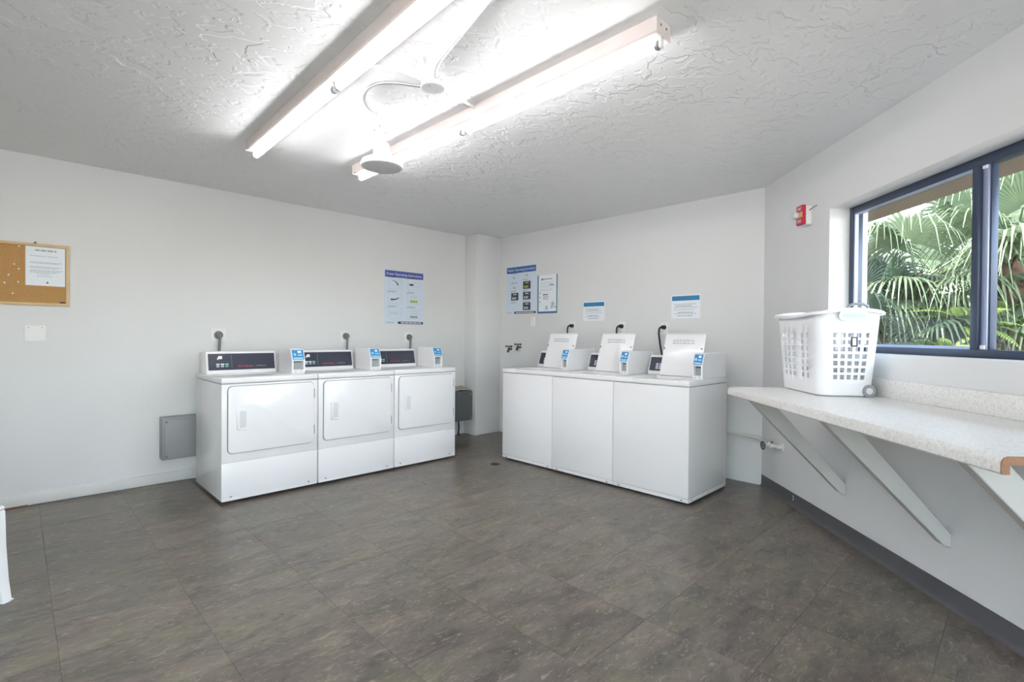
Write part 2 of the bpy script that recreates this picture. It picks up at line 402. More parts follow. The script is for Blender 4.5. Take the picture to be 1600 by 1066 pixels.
full_tile = MB().box(-TS/2+J, TS/2-J, -TS/2+J, TS/2-J, -0.002, 0.0, bevel=0.0006, seg=1).mesh('floor_tile', 'tile', smooth=False)
ntile = 0
for i in range(-6, 11):
    for j in range(-6, 12):
        cx, cy = GX + (i+0.5)*TS, GY + (j+0.5)*TS
        sq = [(cx-TS/2+J, cy-TS/2+J), (cx+TS/2-J, cy-TS/2+J), (cx+TS/2-J, cy+TS/2-J), (cx-TS/2+J, cy+TS/2-J)]
        cl = sq
        for (px, py, nx, ny) in ((XW, 0, 1, 0), (BWX, 0, -1, 0), (0, LWY, 0, -1), (0, YS, 0, 1), (C0.x, C0.y, NR.x, NR.y)):
            cl = clip_poly(cl, px, py, nx, ny)
            if len(cl) < 3: break
        if len(cl) < 3: continue
        area = abs(sum(cl[k][0]*cl[(k+1) % len(cl)][1]-cl[(k+1) % len(cl)][0]*cl[k][1] for k in range(len(cl))))/2
        if area < 0.002: continue
        if area > (TS-2*J)**2*0.999: me = full_tile
        else: me = MB().prism([(x-cx, y-cy) for x, y in cl], -0.002, 0.0, 'Z').mesh('floor_tile', 'tile', smooth=False)
        o = bpy.data.objects.new('floor_tile', me); COL.objects.link(o); o.parent = floor; o.location = (cx, cy, 0); ntile += 1

T = 0.2
struct(MB().box(XW-T, BWX+T, LWY, LWY+T, 0, CEIL).build('wall_left', 'wall'), 'off-white painted wall behind the dryers')
struct(MB().box(BWX, BWX+T, C0.y-0.05, LWY, 0, CEIL).build('wall_back', 'wall'), 'off-white painted wall behind the washers')
struct(MB().box(3.965, BWX, 4.64, LWY, 0, CEIL, bevel=0.006).build('wall_column', 'wall'), 'off-white square column in the room corner')
RY0, RY1 = -1.95, 0.30
wq = MB(); wq.box(XW-T, XW, YS-T, RY0, 0, CEIL); wq.box(XW-T, XW, RY1, LWY, 0, CEIL); wq.box(XW-T, XW, RY0, RY1, 2.30, CEIL); wq.box(XW-T, XW, RY0, RY1, 0, 0.05)
struct(wq.build('wall_rear', 'wall'), 'off-white painted wall opposite the washers')
w3 = bpy.data.objects.new('added_doors_rear', None); COL.objects.link(w3); struct(w3, 'added unseen glazed doors letting extra daylight in opposite the washers')  # glazing added behind the camera to fill the room with daylight
for k in range(3):
    ya, yb = RY0+(RY1-RY0)*k/3, RY0+(RY1-RY0)*(k+1)/3
    fm = MB(); fm.box(XW-0.12, XW-0.07, ya, ya+0.05, 0.05, 2.30); fm.box(XW-0.12, XW-0.07, yb-0.05, yb, 0.05, 2.30)
    fm.box(XW-0.12, XW-0.07, ya+0.05, yb-0.05, 0.05, 0.12); fm.box(XW-0.12, XW-0.07, ya+0.05, yb-0.05, 2.25, 2.30); fm.build('added_door_frame', 'alu_dark', w3)
    MB().box(XW-0.098, XW-0.094, ya+0.05, yb-0.05, 0.12, 2.25).build('added_door_pane', 'glass', w3, smooth=False)
GX0, GX1, GZ0, GZ1 = -2.15, 0.30, 0.05, 2.30
wq = MB(); wq.box(XW, GX0, YS-T, YS, 0, CEIL); wq.box(GX1, REND.x+0.1, YS-T, YS, 0, CEIL); wq.box(GX0, GX1, YS-T, YS, GZ1, CEIL); wq.box(GX0, GX1, YS-T, YS, 0, GZ0)
struct(wq.build('wall_front', 'wall'), 'off-white painted wall opposite the dryers')
w2 = bpy.data.objects.new('added_doors_front', None); COL.objects.link(w2); struct(w2, 'added unseen glazed doors letting extra daylight in opposite the dryers')  # second added opening, out of view, brightens dryer fronts and left wall
for k in range(2):
    xa, xb = GX0+(GX1-GX0)*k/2, GX0+(GX1-GX0)*(k+1)/2
    fm = MB(); fm.box(xa, xa+0.05, YS-0.12, YS-0.07, GZ0, GZ1); fm.box(xb-0.05, xb, YS-0.12, YS-0.07, GZ0, GZ1)
    fm.box(xa+0.05, xb-0.05, YS-0.12, YS-0.07, GZ0, GZ0+0.07); fm.box(xa+0.05, xb-0.05, YS-0.12, YS-0.07, GZ1-0.05, GZ1); fm.build('added_door_frame', 'alu_dark', w2)
    MB().box(xa+0.05, xb-0.05, YS-0.098, YS-0.094, GZ0+0.07, GZ1-0.05).build('added_door_pane', 'glass', w2, smooth=False)
# window wall in its own frame: x along the wall, y outwards, z up
WS0, WS1, WZ0, WZ1, WT = 0.90, 2.80, 1.128, 2.046, 0.24
wr = MB()
wr.box(-0.12, WS0, 0, WT, 0, CEIL); wr.box(WS1, RL+0.25, 0, WT, 0, CEIL)
wr.box(WS0, WS1, 0, WT, 0, WZ0); wr.box(WS0, WS1, 0, WT, WZ1, CEIL)
struct(wr.build('wall_right', 'wall', loc=C0, rotz=RANG), 'off-white painted wall with the deep window recess')
struct(MB().prism([(XW-0.3, LWY+0.3), (BWX+0.3, LWY+0.3), (BWX+0.3, C0.y), (REND.x+0.1, YS-0.3), (XW-0.3, YS-0.3)], CEIL, CEIL+0.3, 'Z').build('ceiling', 'ceiling'), 'white skip-trowel textured ceiling')
struct(MB().box(-1.5, RL+1.0, 0.20, 0.92, 2.19, 2.26).build('trim_1', 'soffit', loc=C0, rotz=RANG), 'brown eave soffit outside the window')
struct(MB().box(-1.5, RL+1.0, 0.24, 0.30, 0, 0.6).build('trim_2', 'wall_ext', loc=C0, rotz=RANG), 'stucco plinth outside the window wall')
pa = MB(); pa.box(-9, 6, -12, YS-T-0.01, -0.14, -0.02); pa.box(-9, XW-T-0.01, YS-T-0.01, 8, -0.14, -0.02)  # unseen paving added to bounce sunlight up to the ceiling
struct(pa.build('bounce_patio', 'concrete'), 'unseen pale concrete paving added to bounce daylight in through the glazed doors')
# baseboards
struct(MB().box(XW, 1.05, LWY-0.014, LWY, 0.006, 0.084, bevel=0.003).build('baseboard_left', 'base_white'), 'white painted baseboard along the dryer wall')
bb = MB()
bb.prism([(0.0, 0.0), (-0.022, 0.0), (-0.019, 0.004), (-0.010, 0.010), (-0.006, 0.02), (-0.005, 0.093), (0.0, 0.093)], 0.012, RL-0.05, 'X')
bro = struct(bb.build('baseboard_right', 'base_dark', loc=C0, rotz=RANG), 'dark grey vinyl cove baseboard under the folding counter')
ch = MB(); ch.tube([(0.505+0.012*math.sin(a), -0.0058, 0.058+0.016*math.cos(a)) for a in [0.2+0.35*k for k in range(9)]], 0.0022, 6)
ch.build('chipped_paint', 'base_white', bro)
# raw strip where the baseboard paint has come off
MB().box(-0.42, 0.06, LWY-0.0155, LWY-0.006, 0.002, 0.010).build('bare_wood_strip', 'raw_wood', bpy.data.objects['baseboard_left'])

# ------------------------------------------------------------------ window
win = bpy.data.objects.new('window_1', None); COL.objects.link(win); win.location = C0; win.rotation_euler = (0, 0, RANG)
struct(win, 'dark slate aluminium sliding window looking out on palms')
wy0, wy1 = 0.125, 0.185
FB = 0.045
MB().box(WS0, WS0+0.040, wy0, wy1, WZ0, WZ1, 0.003).build('window_jamb', 'alu_dark', win)
MB().box(WS1-0.040, WS1, wy0, wy1, WZ0, WZ1, 0.003).build('window_jamb', 'alu_dark', win)
MB().box(WS0+0.04, WS1-0.04, wy0, wy1, WZ1-FB, WZ1, 0.003).build('window_head', 'alu_dark', win)
MB().box(WS0+0.04, WS1-0.04, wy0, wy1, WZ0, WZ0+0.038, 0.003).build('window_track', 'alu_dark', win)
MS = 1.835
MB().box(MS-0.035, MS+0.002, wy0-0.004, wy0+0.03, WZ0+0.038, WZ1-FB, 0.002).build('meeting_stile', 'alu_dark', win)
MB().box(MS+0.0025, MS+0.032, wy0+0.012, wy0+0.045, WZ0+0.038, WZ1-FB, 0.002).build('meeting_stile', 'alu_light', win)
MB().box(MS+0.033, MS+0.04, wy0+0.02, wy0+0.05, WZ0+0.038, WZ1-FB, 0.001).build('meeting_stile', 'alu_dark', win)
s0 = WS0+0.04; zb, zt = WZ0+0.038, WZ1-FB
MB().box(s0, s0+0.012, wy0+0.004, wy0+0.024, zb, zt).build('glazing_bead', 'alu_light', win)
MB().box(s0+0.012, MS-0.035, wy0+0.004, wy0+0.024, zt-0.008, zt).build('glazing_bead', 'alu_light', win)
MB().box(s0+0.012, MS-0.035, wy0+0.004, wy0+0.024, zb, zb+0.014).build('glazing_bead', 'alu_light', win)
MB().box(MS-0.042, MS-0.035, wy0+0.004, wy0+0.024, zb+0.014, zt-0.008).build('glazing_bead', 'alu_light', win)
MB().box(s0+0.006, MS-0.038, wy0+0.012, wy0+0.016, zb+0.004, zt-0.004).build('window_pane', 'glass', win, smooth=False)
MB().box(MS+0.036, WS1-0.04, wy0+0.034, wy0+0.038, zb, zt).build('window_pane', 'glass', win, smooth=False)
MB().box(MS+0.006, MS+0.028, wy0+0.006, wy0+0.014, zb+0.002, zb+0.02).build('latch', 'white_plastic', win)
MB().box(MS+0.006, MS+0.028, wy0+0.006, wy0+0.014, zt-0.016, zt-0.002).build('latch', 'white_plastic', win)

# ------------------------------------------------------------------ dryers
def payment_unit(parent, x0, x1, y0, y1, z0, z1):
    """card reader housing with slanted screen over a recessed slot; front towards -y"""
    h = z1-z0; zs = z0+h*0.52
    u = MB()
    prof = [(y0+0.008, z0), (y0, z0+0.03), (y0, zs+0.004), (y0+0.034, z1-0.006), (y0+0.044, z1), (y1, z1), (y1, z0)]
    rear = [(y0+0.032, z0), (y0+0.032, zs), (y0, zs), (y0, zs+0.004), (y0+0.034, z1-0.006), (y0+0.044, z1), (y1, z1), (y1, z0)]
    c = 0.014
    u.prism(prof, x0, x0+c, 'X', 0.002, 1); u.prism(prof, x1-c, x1, 'X', 0.002, 1)
    u.prism(rear, x0+c-0.001, x1-c+0.001, 'X')
    u.box(x0+c-0.001, x1-c+0.001, y0+0.003, y0+0.034, z0, z0+0.026)
    un = u.build('payment_unit', 'enamel', parent)
    MB().box(x0+c+0.001, x1-c-0.001, y0+0.029, y0+0.0325, z0+0.028, zs-0.004).build('card_slot', 'slot', un)
    MB().box(x0+c+0.008, x1-c-0.008, y0+0.027, y0+0.0295, z0+0.085, z0+0.09).build('slot_mouth', 'black_print', un)
    # slanted label
    dy, dz = 0.034, (z1-0.006)-(zs+0.004); L = math.hypot(dy, dz); tilt = math.atan2(dy, dz)
    Mx = Matrix.Translation(((x0+x1)/2, y0, zs+0.004)) @ Matrix.Rotation(-tilt, 4, 'X')
    w = (x1-x0)/2-0.008
    MB().box(-w, w, -0.0018, 0.001, 0.004, L-0.003, mat=Mx).build('screen_label', 'blue_label', un)
    MB().box(w*0.0, w*0.6, -0.0026, -0.0015, L*0.66, L*0.86, mat=Mx).build('display', 'white_plastic', un)
    MB().prism([(-w*0.55+0.011*math.cos(a), L*0.52+0.012*math.sin(a)) for a in [k*PI/6 for k in range(12)]], -0.0026, -0.0015, 'Y').build('round_logo', 'sky_label', un).matrix_local = Mx
    MB().box(-w*0.05, w*0.75, -0.0026, -0.0015, L*0.40, L*0.52, mat=Mx).build('printed_band', 'sky_label', un)
    MB().box(-w*0.85, w*0.85, -0.0026, -0.0015, L*0.10, L*0.24, mat=Mx).build('printed_band', 'sky_label', un)
    for k in (-0.5, 0.45):
        MB().cyl(((x0+x1)/2+k*w, y0+0.0035, z0+0.013), ((x0+x1)/2+k*w, y0+0.0, z0+0.013), 0.004, seg=8).build('screw', 'gap', un)
    return un

DW, DD = 0.686, 0.70
def make_dryer():
    t = thing('clothes_dryer', 'x', 'dryer', group='row of white dryers')
    x0, x1, y0, y1 = -DW/2, DW/2, -DD/2, DD/2
    MB().box(x0, x1, y0+0.006, y1, 0.022, 0.852, 0.004).build('cabinet', 'enamel_side', t)
    MB().box(x0+0.001, x1-0.001, y0, y0+0.008, 0.294, 0.850, 0.003).build('front_panel', 'enamel', t)
    bp = MB().box(x0+0.001, x1-0.001, y0-0.002, y0+0.008, 0.022, 0.290, 0.003).build('base_panel', 'enamel', t)
    MB().box(x0+0.004, x1-0.004, y0-0.0035, y0, 0.022, 0.040, 0.001).build('toe_strip', 'enamel_side', bp)
    for sx in (x0+0.06, x1-0.07):
        MB().cyl((sx, y0-0.002, 0.05), (sx, y0-0.006, 0.05), 0.0055, seg=10).build('screw', 'gap', bp)
    for sx in (x0+0.06, x1-0.06):
        for sy in (y0+0.07, y1-0.06):
            MB().cyl((sx, sy, 0), (sx, sy, 0.024), 0.018, seg=12).build('levelling_leg', 'foot', t)
    MB().box(x0-0.0015, x1+0.0015, y0-0.002, y1, 0.855, 0.896, 0.009, 3).build('top_panel', 'enamel', t)
    # door
    dx0, dx1, dz0, dz1 = x0+0.040, x1-0.032, 0.357, 0.835
    MB().rounded(dx0-0.004, dx1+0.004, dz0-0.004, dz1+0.004, y0-0.0015, y0+0.002, 0.034).build('door_gap_shade', 'gap', t)  # dark grey ring stands in for the shade in the door gap
    d = MB().rounded(dx0, dx1, dz0, dz1, y0-0.014, y0-0.001, 0.031, bevel=0.004).build('door', 'enamel', t)
    hx, hz = dx0+0.088, 0.59
    h = MB()
    h.rounded(hx-0.034, hx+0.034, hz-0.072, hz+0.072, y0-0.018, y0-0.0135, 0.008)
    h.box(hx-0.034, hx-0.014, y0-0.024, y0-0.016, hz-0.068, hz+0.068, 0.003)
    h.box(hx-0.03, hx+0.034, y0-0.021, y0-0.016, hz-0.072, hz-0.058, 0.003)
    hd = h.build('handle', 'enamel', d)
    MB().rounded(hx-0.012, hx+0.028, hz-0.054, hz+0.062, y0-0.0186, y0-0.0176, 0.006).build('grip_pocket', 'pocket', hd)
    for hz2 in (0.46, 0.745):
        MB().box(dx1+0.0005, dx1+0.006, y0-0.010, y0-0.001, hz2-0.035, hz2+0.035, 0.001).build('hinge', 'gap', d)
    # console
    cx0, cx1 = x0+0.018, x0+0.535
    yb, yt, zb_, zt_ = 0.120, 0.158, 0.912, 1.064
    c = MB(); c.prism([(yb-0.012, 0.8955), (yb-0.006, 0.912), (yt-0.012, 1.064), (yt, 1.072), (y1-0.01, 1.060), (y1-0.01, 0.8955)], cx0, cx1, 'X', 0.004, 2)
    co = c.build('control_console', 'enamel', t)
    L = math.hypot(yt-0.012-yb+0.006, 0.152); tilt = math.atan2(yt-0.012-yb+0.006, 0.152)
    Mx = Matrix.Translation(((cx0+cx1)/2, yb-0.006, 0.912)) @ Matrix.Rotation(-tilt, 4, 'X')
    w = (cx1-cx0)/2
    pn = MB().box(-w+0.014, w-0.012, -0.003, 0.001, 0.012, L-0.012, mat=Mx).build('display_panel', 'console', co)
    def onp(name, mat, xa, xb, za, zb2):
        MB().box(xa, xb, -0.0042, -0.0025, za, zb2, mat=Mx).build(name, mat, pn)
    onp('lcd', 'white_plastic', -w+0.085, -w+0.112, 0.100, 0.124); onp('lcd_mark', 'btn', -w+0.076, -w+0.086, 0.094, 0.112)
    for k, mt in enumerate(('btn', 'btn', 'btn_green')):
        xx = -w+0.068+k*0.032
        onp('button', mt, xx, xx+0.024, 0.050, 0.064); onp('button_text', mt, xx+0.001, xx+0.022, 0.036, 0.044)
    onp('divider_line', 'grey_print', -w+0.178, -w+0.1795, 0.03, 0.13)
    def tx(s, size, mt, x, z, sx):
        o = text(s, size, 'brand_lettering', mt, pn, (0, 0, 0), 0, 'LEFT', 0.0002, sx)
        o.data.transform(Mx @ Matrix.Translation((x, -0.0034, z)))
    tx('Speed Queen', 0.020, 'red_print', -0.035, 0.034, 1.02)
    tx('COMMERCIAL', 0.013, 'grey_print', 0.098, 0.035, 1.0)
    # card reader
    payment_unit(t, x0+0.552, x0+0.660, y0+0.175, y0+0.46, 0.8955, 1.092)
    return t
dry = make_dryer()
dspots = [(1.03+DW/2, 'white dryer at the free end of the row, beside the grey wall box'),
          (1.03+DW/2+0.695, 'middle white dryer of three, with a dryer on each side'),
          (1.03+DW/2+1.390, 'white dryer at the end of the row nearest the corner column')]
dcy = 3.945+DD/2
for i, (x, lab) in enumerate(dspots):
    d = dry if i == 0 else copy_tree(dry)
    d.location = (x, dcy, 0); d['label'] = lab

# ------------------------------------------------------------------ washers
WW, WD = 0.641, 0.655
def make_washer():
    t = thing('washing_machine', 'x', 'washer', group='row of white top-loading washers')
    x0, x1, y0, y1 = -WW/2, WW/2, -WD/2, WD/2
    MB().box(x0, x1, y0+0.004, y1, 0.05, 0.851, 0.004).build('cabinet', 'enamel_side', t)
    MB().box(x0+0.001, x1-0.001, y0, y0+0.006, 0.05, 0.851, 0.003).build('front_panel', 'enamel', t)
    b = MB().box(x0, x1, y0+0.003, y1, 0.018, 0.047, 0.003).build('base_rail', 'enamel_side', t)
    for sx in (x0+0.05, x1-0.06):
        MB().box(sx, sx+0.014, y0+0.0005, y0+0.004, 0.028, 0.036).build('screw', 'gap', b)
    for sy in (y0+0.06, 0.0, y1-0.04):
        MB().cyl((x1-0.001, sy, 0.033), (x1+0.002, sy, 0.033), 0.005, seg=8).build('screw', 'gap', b)
    for sx in (x0+0.06, x1-0.06):
        for sy in (y0+0.07, y1-0.06):
            MB().cyl((sx, sy, 0), (sx, sy, 0.020), 0.018, seg=12).build('levelling_leg', 'foot', t)
    # deck with the loading opening
    ox0, ox1, oy0, oy1 = x0+0.175, x0+0.545, y0+0.045, y0+0.37
    dk = MB(); zt0, zt1 = 0.855, 0.896
    dk.box(x0-0.003, ox0, y0-0.004, y1, zt0, zt1, 0.006); dk.box(ox1, x1+0.003, y0-0.004, y1, zt0, zt1, 0.006)
    dk.box(ox0-0.006, ox1+0.006, y0-0.004, oy0, zt0, zt1, 0.006); dk.box(ox0-0.006, ox1+0.006, oy1, y1, zt0, zt1, 0.006)
    deck = dk.build('deck', 'enamel', t)
    MB().box(ox0, ox1, oy0, oy1, 0.80, 0.86).build('loading_well', 'enamel_side', deck)
    tb = MB(); tb.lathe([(0.148, 0.861), (0.142, 0.866), (0.13, 0.862)], 28, ((ox0+ox1)/2, (oy0+oy1)/2, 0)); tb.build('tub_rim', 'grey_plastic', deck)
    # console
    cx0, cx1 = x0+0.025, x1-0.012
    yb, yt = y1-0.165, y1-0.125
    c = MB(); c.prism([(yb-0.01, 0.8955), (yb-0.006, 0.912), (yt, 1.050), (yt+0.012, 1.058), (y1-0.03, 1.05), (y1-0.03, 0.8955)], cx0, cx1, 'X', 0.004, 2)
    co = c.build('control_console', 'enamel', t)
    dy = yt-yb+0.006; L = math.hypot(dy, 0.138); tilt = math.atan2(dy, 0.138)
    Mx = Matrix.Translation((0, yb-0.006, 0.912)) @ Matrix.Rotation(-tilt, 4, 'X')
    pn = MB().box(cx0+0.012, cx1-0.012, -0.003, 0.001, 0.012, L-0.012, mat=Mx).build('display_panel', 'console', co)
    for k in range(3):
        for q in range(3):
            MB().box(cx0+0.07+k*0.03, cx0+0.092+k*0.03, -0.0042, -0.0025, 0.03+q*0.018, 0.042+q*0.018, mat=Mx).build('button', 'btn', pn)
    # open lid leaning back against the console
    lx0, lx1 = x0+0.198, x0+0.545
    yl = y0+0.375; tl = math.atan2(0.115, 0.345); LL = 0.362
    Ml = Matrix.Translation((0, yl, 0.897)) @ Matrix.Rotation(-tl, 4, 'X')
    lm = MB(); lm.rounded(lx0, lx1, 0.002, LL, -0.008, 0.010, 0.010, 4, bevel=0.003)
    lid = lm.build('lid', 'enamel', t); lid.matrix_local = Ml
    MB().box(lx0+0.006, lx1-0.006, -0.0095, -0.0075, LL-0.010, LL-0.007).build('lid_seam', 'pale_print', lid)
    for sx in (lx0+0.009, lx1-0.016):
        MB().cyl((sx, -0.007, LL*0.64), (sx, -0.015, LL*0.64), 0.0065, seg=10).build('lid_bumper', 'gap', lid)
    pt = MB(); rnd = random.Random(3)
    for row, zz in enumerate((LL-0.062, LL-0.084)):
        x = lx0+0.075
        while x < lx1-0.10:
            w = rnd.uniform(0.012, 0.035); pt.box(x, min(x+w, lx1-0.085), -0.0092, -0.0078, zz-0.007, zz+0.007); x += w+0.007
    pt.build('faded_lettering', 'pale_print', lid)
    for sx in (lx0+0.03, lx1-0.03):
        MB().cyl((sx-0.02, yl+0.004, 0.899), (sx+0.02, yl+0.004, 0.899), 0.006, seg=10).build('hinge', 'gap', t)
    payment_unit(t, x0+0.556, x1-0.002, y0+0.215, y1-0.02, 0.8965, 1.092)
    return t
was = make_washer()
wspots = [(3.60-0.3225, 'white top-loading washer at the row end by the corner column, lid open'),
          (3.60-0.3225-0.645, 'middle white top-loading washer of three, lid open'),
          (3.60-0.3225-1.290, 'white top-loading washer at the row end by the folding counter, lid open')]
for i, (y, lab) in enumerate(wspots):
    w = was if i == 0 else copy_tree(was)
    w.location = (3.425+WD/2, y, 0); w.rotation_euler = (0, 0, -PI/2); w['label'] = lab

# ------------------------------------------------------------------ folding counter
ZC = 0.898; CS0, CS1, CN = 0.945, 2.815, 0.648
cl = CS1-CS0
ct = thing('folding_counter', 'white speckled laminate folding counter on diagonal brackets under the window', 'counter', rs(CS0, 0, 0), RANG)
f = -CN
prof = [(-0.001, ZC), (f+0.018, ZC), (f+0.007, ZC-0.004), (f+0.001, ZC-0.013), (f, ZC-0.022), (f, ZC-0.044), (f+0.004, ZC-0.049), (f+0.022, ZC-0.049), (f+0.022, ZC-0.024), (-0.001, ZC-0.024)]
cm = MB(); cm.prism(prof, 0, cl-0.004, 'X'); top = cm.build('countertop', 'laminate', ct)
ec = MB(); ec.prism(prof, cl-0.004, cl, 'X'); ec.build('bare_cut_edge', 'raw_wood', ct)['label'] = 'bare brown particleboard edge'
MB().box(0, cl-0.002, -0.021, -0.001, ZC, ZC+0.098, 0.004).build('backsplash', 'laminate', ct)
for k, s in enumerate((1.085, 1.845, 2.60)):
    u = s-CS0
    b = MB()
    foot_z, top_n = 0.268, 0.615
    # board section seen from the side: foot cut plumb against the wall, head cut level under the top
    zt_ = ZC-0.0255
    dirv = Vector((top_n, zt_-foot_z)).normalized(); nv = Vector((dirv.y, -dirv.x))
    wdt = 0.095
    poly = [(-0.001, foot_z), (-0.001, foot_z+0.06), (-(top_n-wdt/ dirv.y*0.96), zt_), (-top_n, zt_), (-0.035, foot_z+0.012)]
    b.prism(poly, u-0.023, u+0.023, 'X', 0.003, 1)
    br = b.build('bracket', 'bracket', ct)
    MB().cyl((u+0.006, -0.055, foot_z+0.062-0.018), (u+0.006, -0.062, foot_z+0.054-0.018), 0.006, seg=8).build('screw', 'steel', br)
    MB().box(u-0.02, u+0.02, -0.56, -0.002, ZC-0.05, ZC-0.0245).build('cleat', 'bracket', ct)

# ------------------------------------------------------------------ laundry basket
def make_basket():
    t = thing('laundry_basket', 'white plastic rolling laundry basket standing on the folding counter', 'basket', rs(1.205, 0.195, ZC), RANG+R(-3))
    H = 0.452
    def station_list(L, cols, cw):
        pts = [0.0, 1.0]
        for c in cols: pts += [c-cw/2/L, c+cw/2/L]
        return sorted(pts), [(c-cw/2/L, c+cw/2/L) for c in cols]
    # perimeter stations: (face, frac) going round: front(-y), right(+x), back(+y), left(-x)
    faces = []
    long_cols = [0.10, 0.24, 0.38, 0.66, 0.80]; short_cols = [0.10, 0.30, 0.50, 0.70, 0.90]
    per = []; hole_flag = []
    for fi, cols in enumerate((long_cols, short_cols, [1-c for c in long_cols][::-1], short_cols)):
        L = 0.40 if fi % 2 == 0 else 0.20
        st, hl = station_list(L, cols, 0.024 if fi % 2 == 0 else 0.025)
        for q in range(len(st)):
            per.append((fi, st[q]))
            if q < len(st)-1:
                mid = (st[q]+st[q+1])/2
                hole_flag.append(any(a-1e-6 < mid < b+1e-6 for a, b in hl))
            else: hole_flag.append(False)
        for q in range(1, 5): per.append((fi, 1+q/5)); hole_flag.append(False)
    def pos(fi, fr, hx, hy, r):
        sx, sy = hx-r, hy-r
        if fr <= 1.0:
            k = -1+2*fr
            return [(k*sx, -hy), (hx, k*sy), (-k*sx, hy), (-hx, -k*sy)][fi]
        a = (fr-1)*PI/2
        c = [(sx, -sy, -PI/2), (sx, sy, 0), (-sx, sy, PI/2), (-sx, -sy, PI)][fi]
        return (c[0]+r*math.cos(c[2]+a), c[1]+r*math.sin(c[2]+a))
    rows = [0.235+0.083*k for k in range(7)]
    zs = [0.0, 0.02, 0.07, 0.15]; zh = []
    for r_ in rows:
        zs += [r_-0.027, r_+0.027]; zh.append((r_-0.027, r_+0.027))
    zs += [0.88, 1.0]; zs = sorted(zs)
    bm = bmesh.new(); grid = []
    def shape(z):
        k = z**0.9; hx = 0.238+(0.272-0.238)*k; hy = 0.138+(0.166-0.138)*k
        if z < 0.02: hx -= 0.014; hy -= 0.014
        return hx, hy, 0.06
    def rimz(x, y, hx, hy):
        return 0.020*max(0, (abs(x)/hx))**4*max(0.0, 1-(abs(y)/hy)**2) - 0.010*max(0.0, 1-(abs(x)/(hx*0.7))**2)
    for z in zs:
        hx, hy, r = shape(z); row = []
        for (fi, fr) in per:
            x, y = pos(fi, fr, hx, hy, r)
            row.append(bm.verts.new((x, y, z*H + rimz(x, y, hx, hy)*max(0, (z-0.8)/0.2))))
        grid.append(row)
    n = len(per)
    for i in range(len(zs)-1):
        zm = (zs[i]+zs[i+1])/2; hrow = any(a < zm < b for a, b in zh)
        for j in range(n):
            if hrow and hole_flag[j]: continue
            bm.faces.new((grid[i][j], grid[i][(j+1) % n], grid[i+1][(j+1) % n], grid[i+1][j]))
    bm.faces.new(grid[0][::-1])
    bmesh.ops.recalc_face_normals(bm, faces=bm.faces)
    me = bpy.data.meshes.new('basket_body'); bm.to_mesh(me); bm.free(); me.materials.append(M['basket'])
    me.shade_smooth(); me.set_sharp_from_angle(angle=R(40))
    o = bpy.data.objects.new('basket_body', me); COL.objects.link(o); o.parent = t
    so = o.modifiers.new('thickness', 'SOLIDIFY'); so.thickness = 0.003; so.offset = -1
    # rim flange
    mb = MB(); hx, hy, r = shape(1.0); loops = []
    for (ex, dz) in ((-0.002, 0.0), (0.004, 0.006), (0.016, 0.006), (0.024, 0.0), (0.026, -0.012), (0.022, -0.012), (0.018, -0.004), (0.0, -0.006)):
        lp = []
        for (fi, fr) in per:
            x, y = pos(fi, fr, hx+ex, hy+min(ex, 0.022), r+ex)
            x2, y2 = pos(fi, fr, hx, hy, r)
            lp.append(mb.bm.verts.new((x, y, H+rimz(x2, y2, hx, hy)+dz)))
        loops.append(lp)
    for a in range(len(loops)):
        b = (a+1) % len(loops)
        for j in range(n): mb.bm.faces.new((loops[a][j], loops[a][(j+1) % n], loops[b][(j+1) % n], loops[b][j]))
    mb.build('rim', 'basket', t)
    # moulded grips on the short ends
    for sx in (-1, 1):
        g = MB(); g.rounded(-0.075, 0.075, H-0.048, H+0.006, -0.006, 0.006, 0.024, 6, 0.003)
        go = g.build('moulded_grip', 'basket', t); go.location = (sx*(hx+0.012), 0, 0.004); go.rotation_euler = (0, 0, PI/2)
        MB().rounded(-0.055, 0.055, H-0.036, H-0.008, -0.0075, 0.0075, 0.013, 6).build('grip_opening', 'pale_print', go)
    # grey pull handle
    hp = [(0.0, -0.058, -0.03), (0.004, -0.056, 0.012), (0.008, -0.046, 0.036), (0.01, -0.02, 0.046), (0.01, 0.02, 0.046), (0.008, 0.046, 0.036), (0.004, 0.056, 0.012), (0.0, 0.058, -0.03)]
    MB().tube([(hx-0.012+a, b+0.03, H+c) for a, b, c in hp], 0.008, 8).build('pull_handle', 'grey_plastic', t)
    for sx in (-1, 1):
        w = MB(); xx = sx*0.222
        w.cyl((xx-0.016, 0.106, 0.034), (xx+0.024*sx+0.0, 0.106, 0.034), 0.034, seg=24)
        wo_ = w.build('wheel', 'grey_plastic', t)
        MB().cyl((xx+sx*0.024, 0.106, 0.034), (xx+sx*0.028, 0.106, 0.034), 0.017, seg=16).build('wheel_hub', 'fan_grey', wo_)
    tg = MB(); sx = shape(0.62)[0]
    tg.box(sx+0.001, sx+0.003, 0.000, 0.034, H*0.60, H*0.715); tgo = tg.build('hang_tag', 'black_print', t)
    MB().box(sx+0.0025, sx+0.0045, 0.008, 0.026, H*0.615, H*0.70).build('tag_face', 'paper', tgo)
    return t
make_basket()

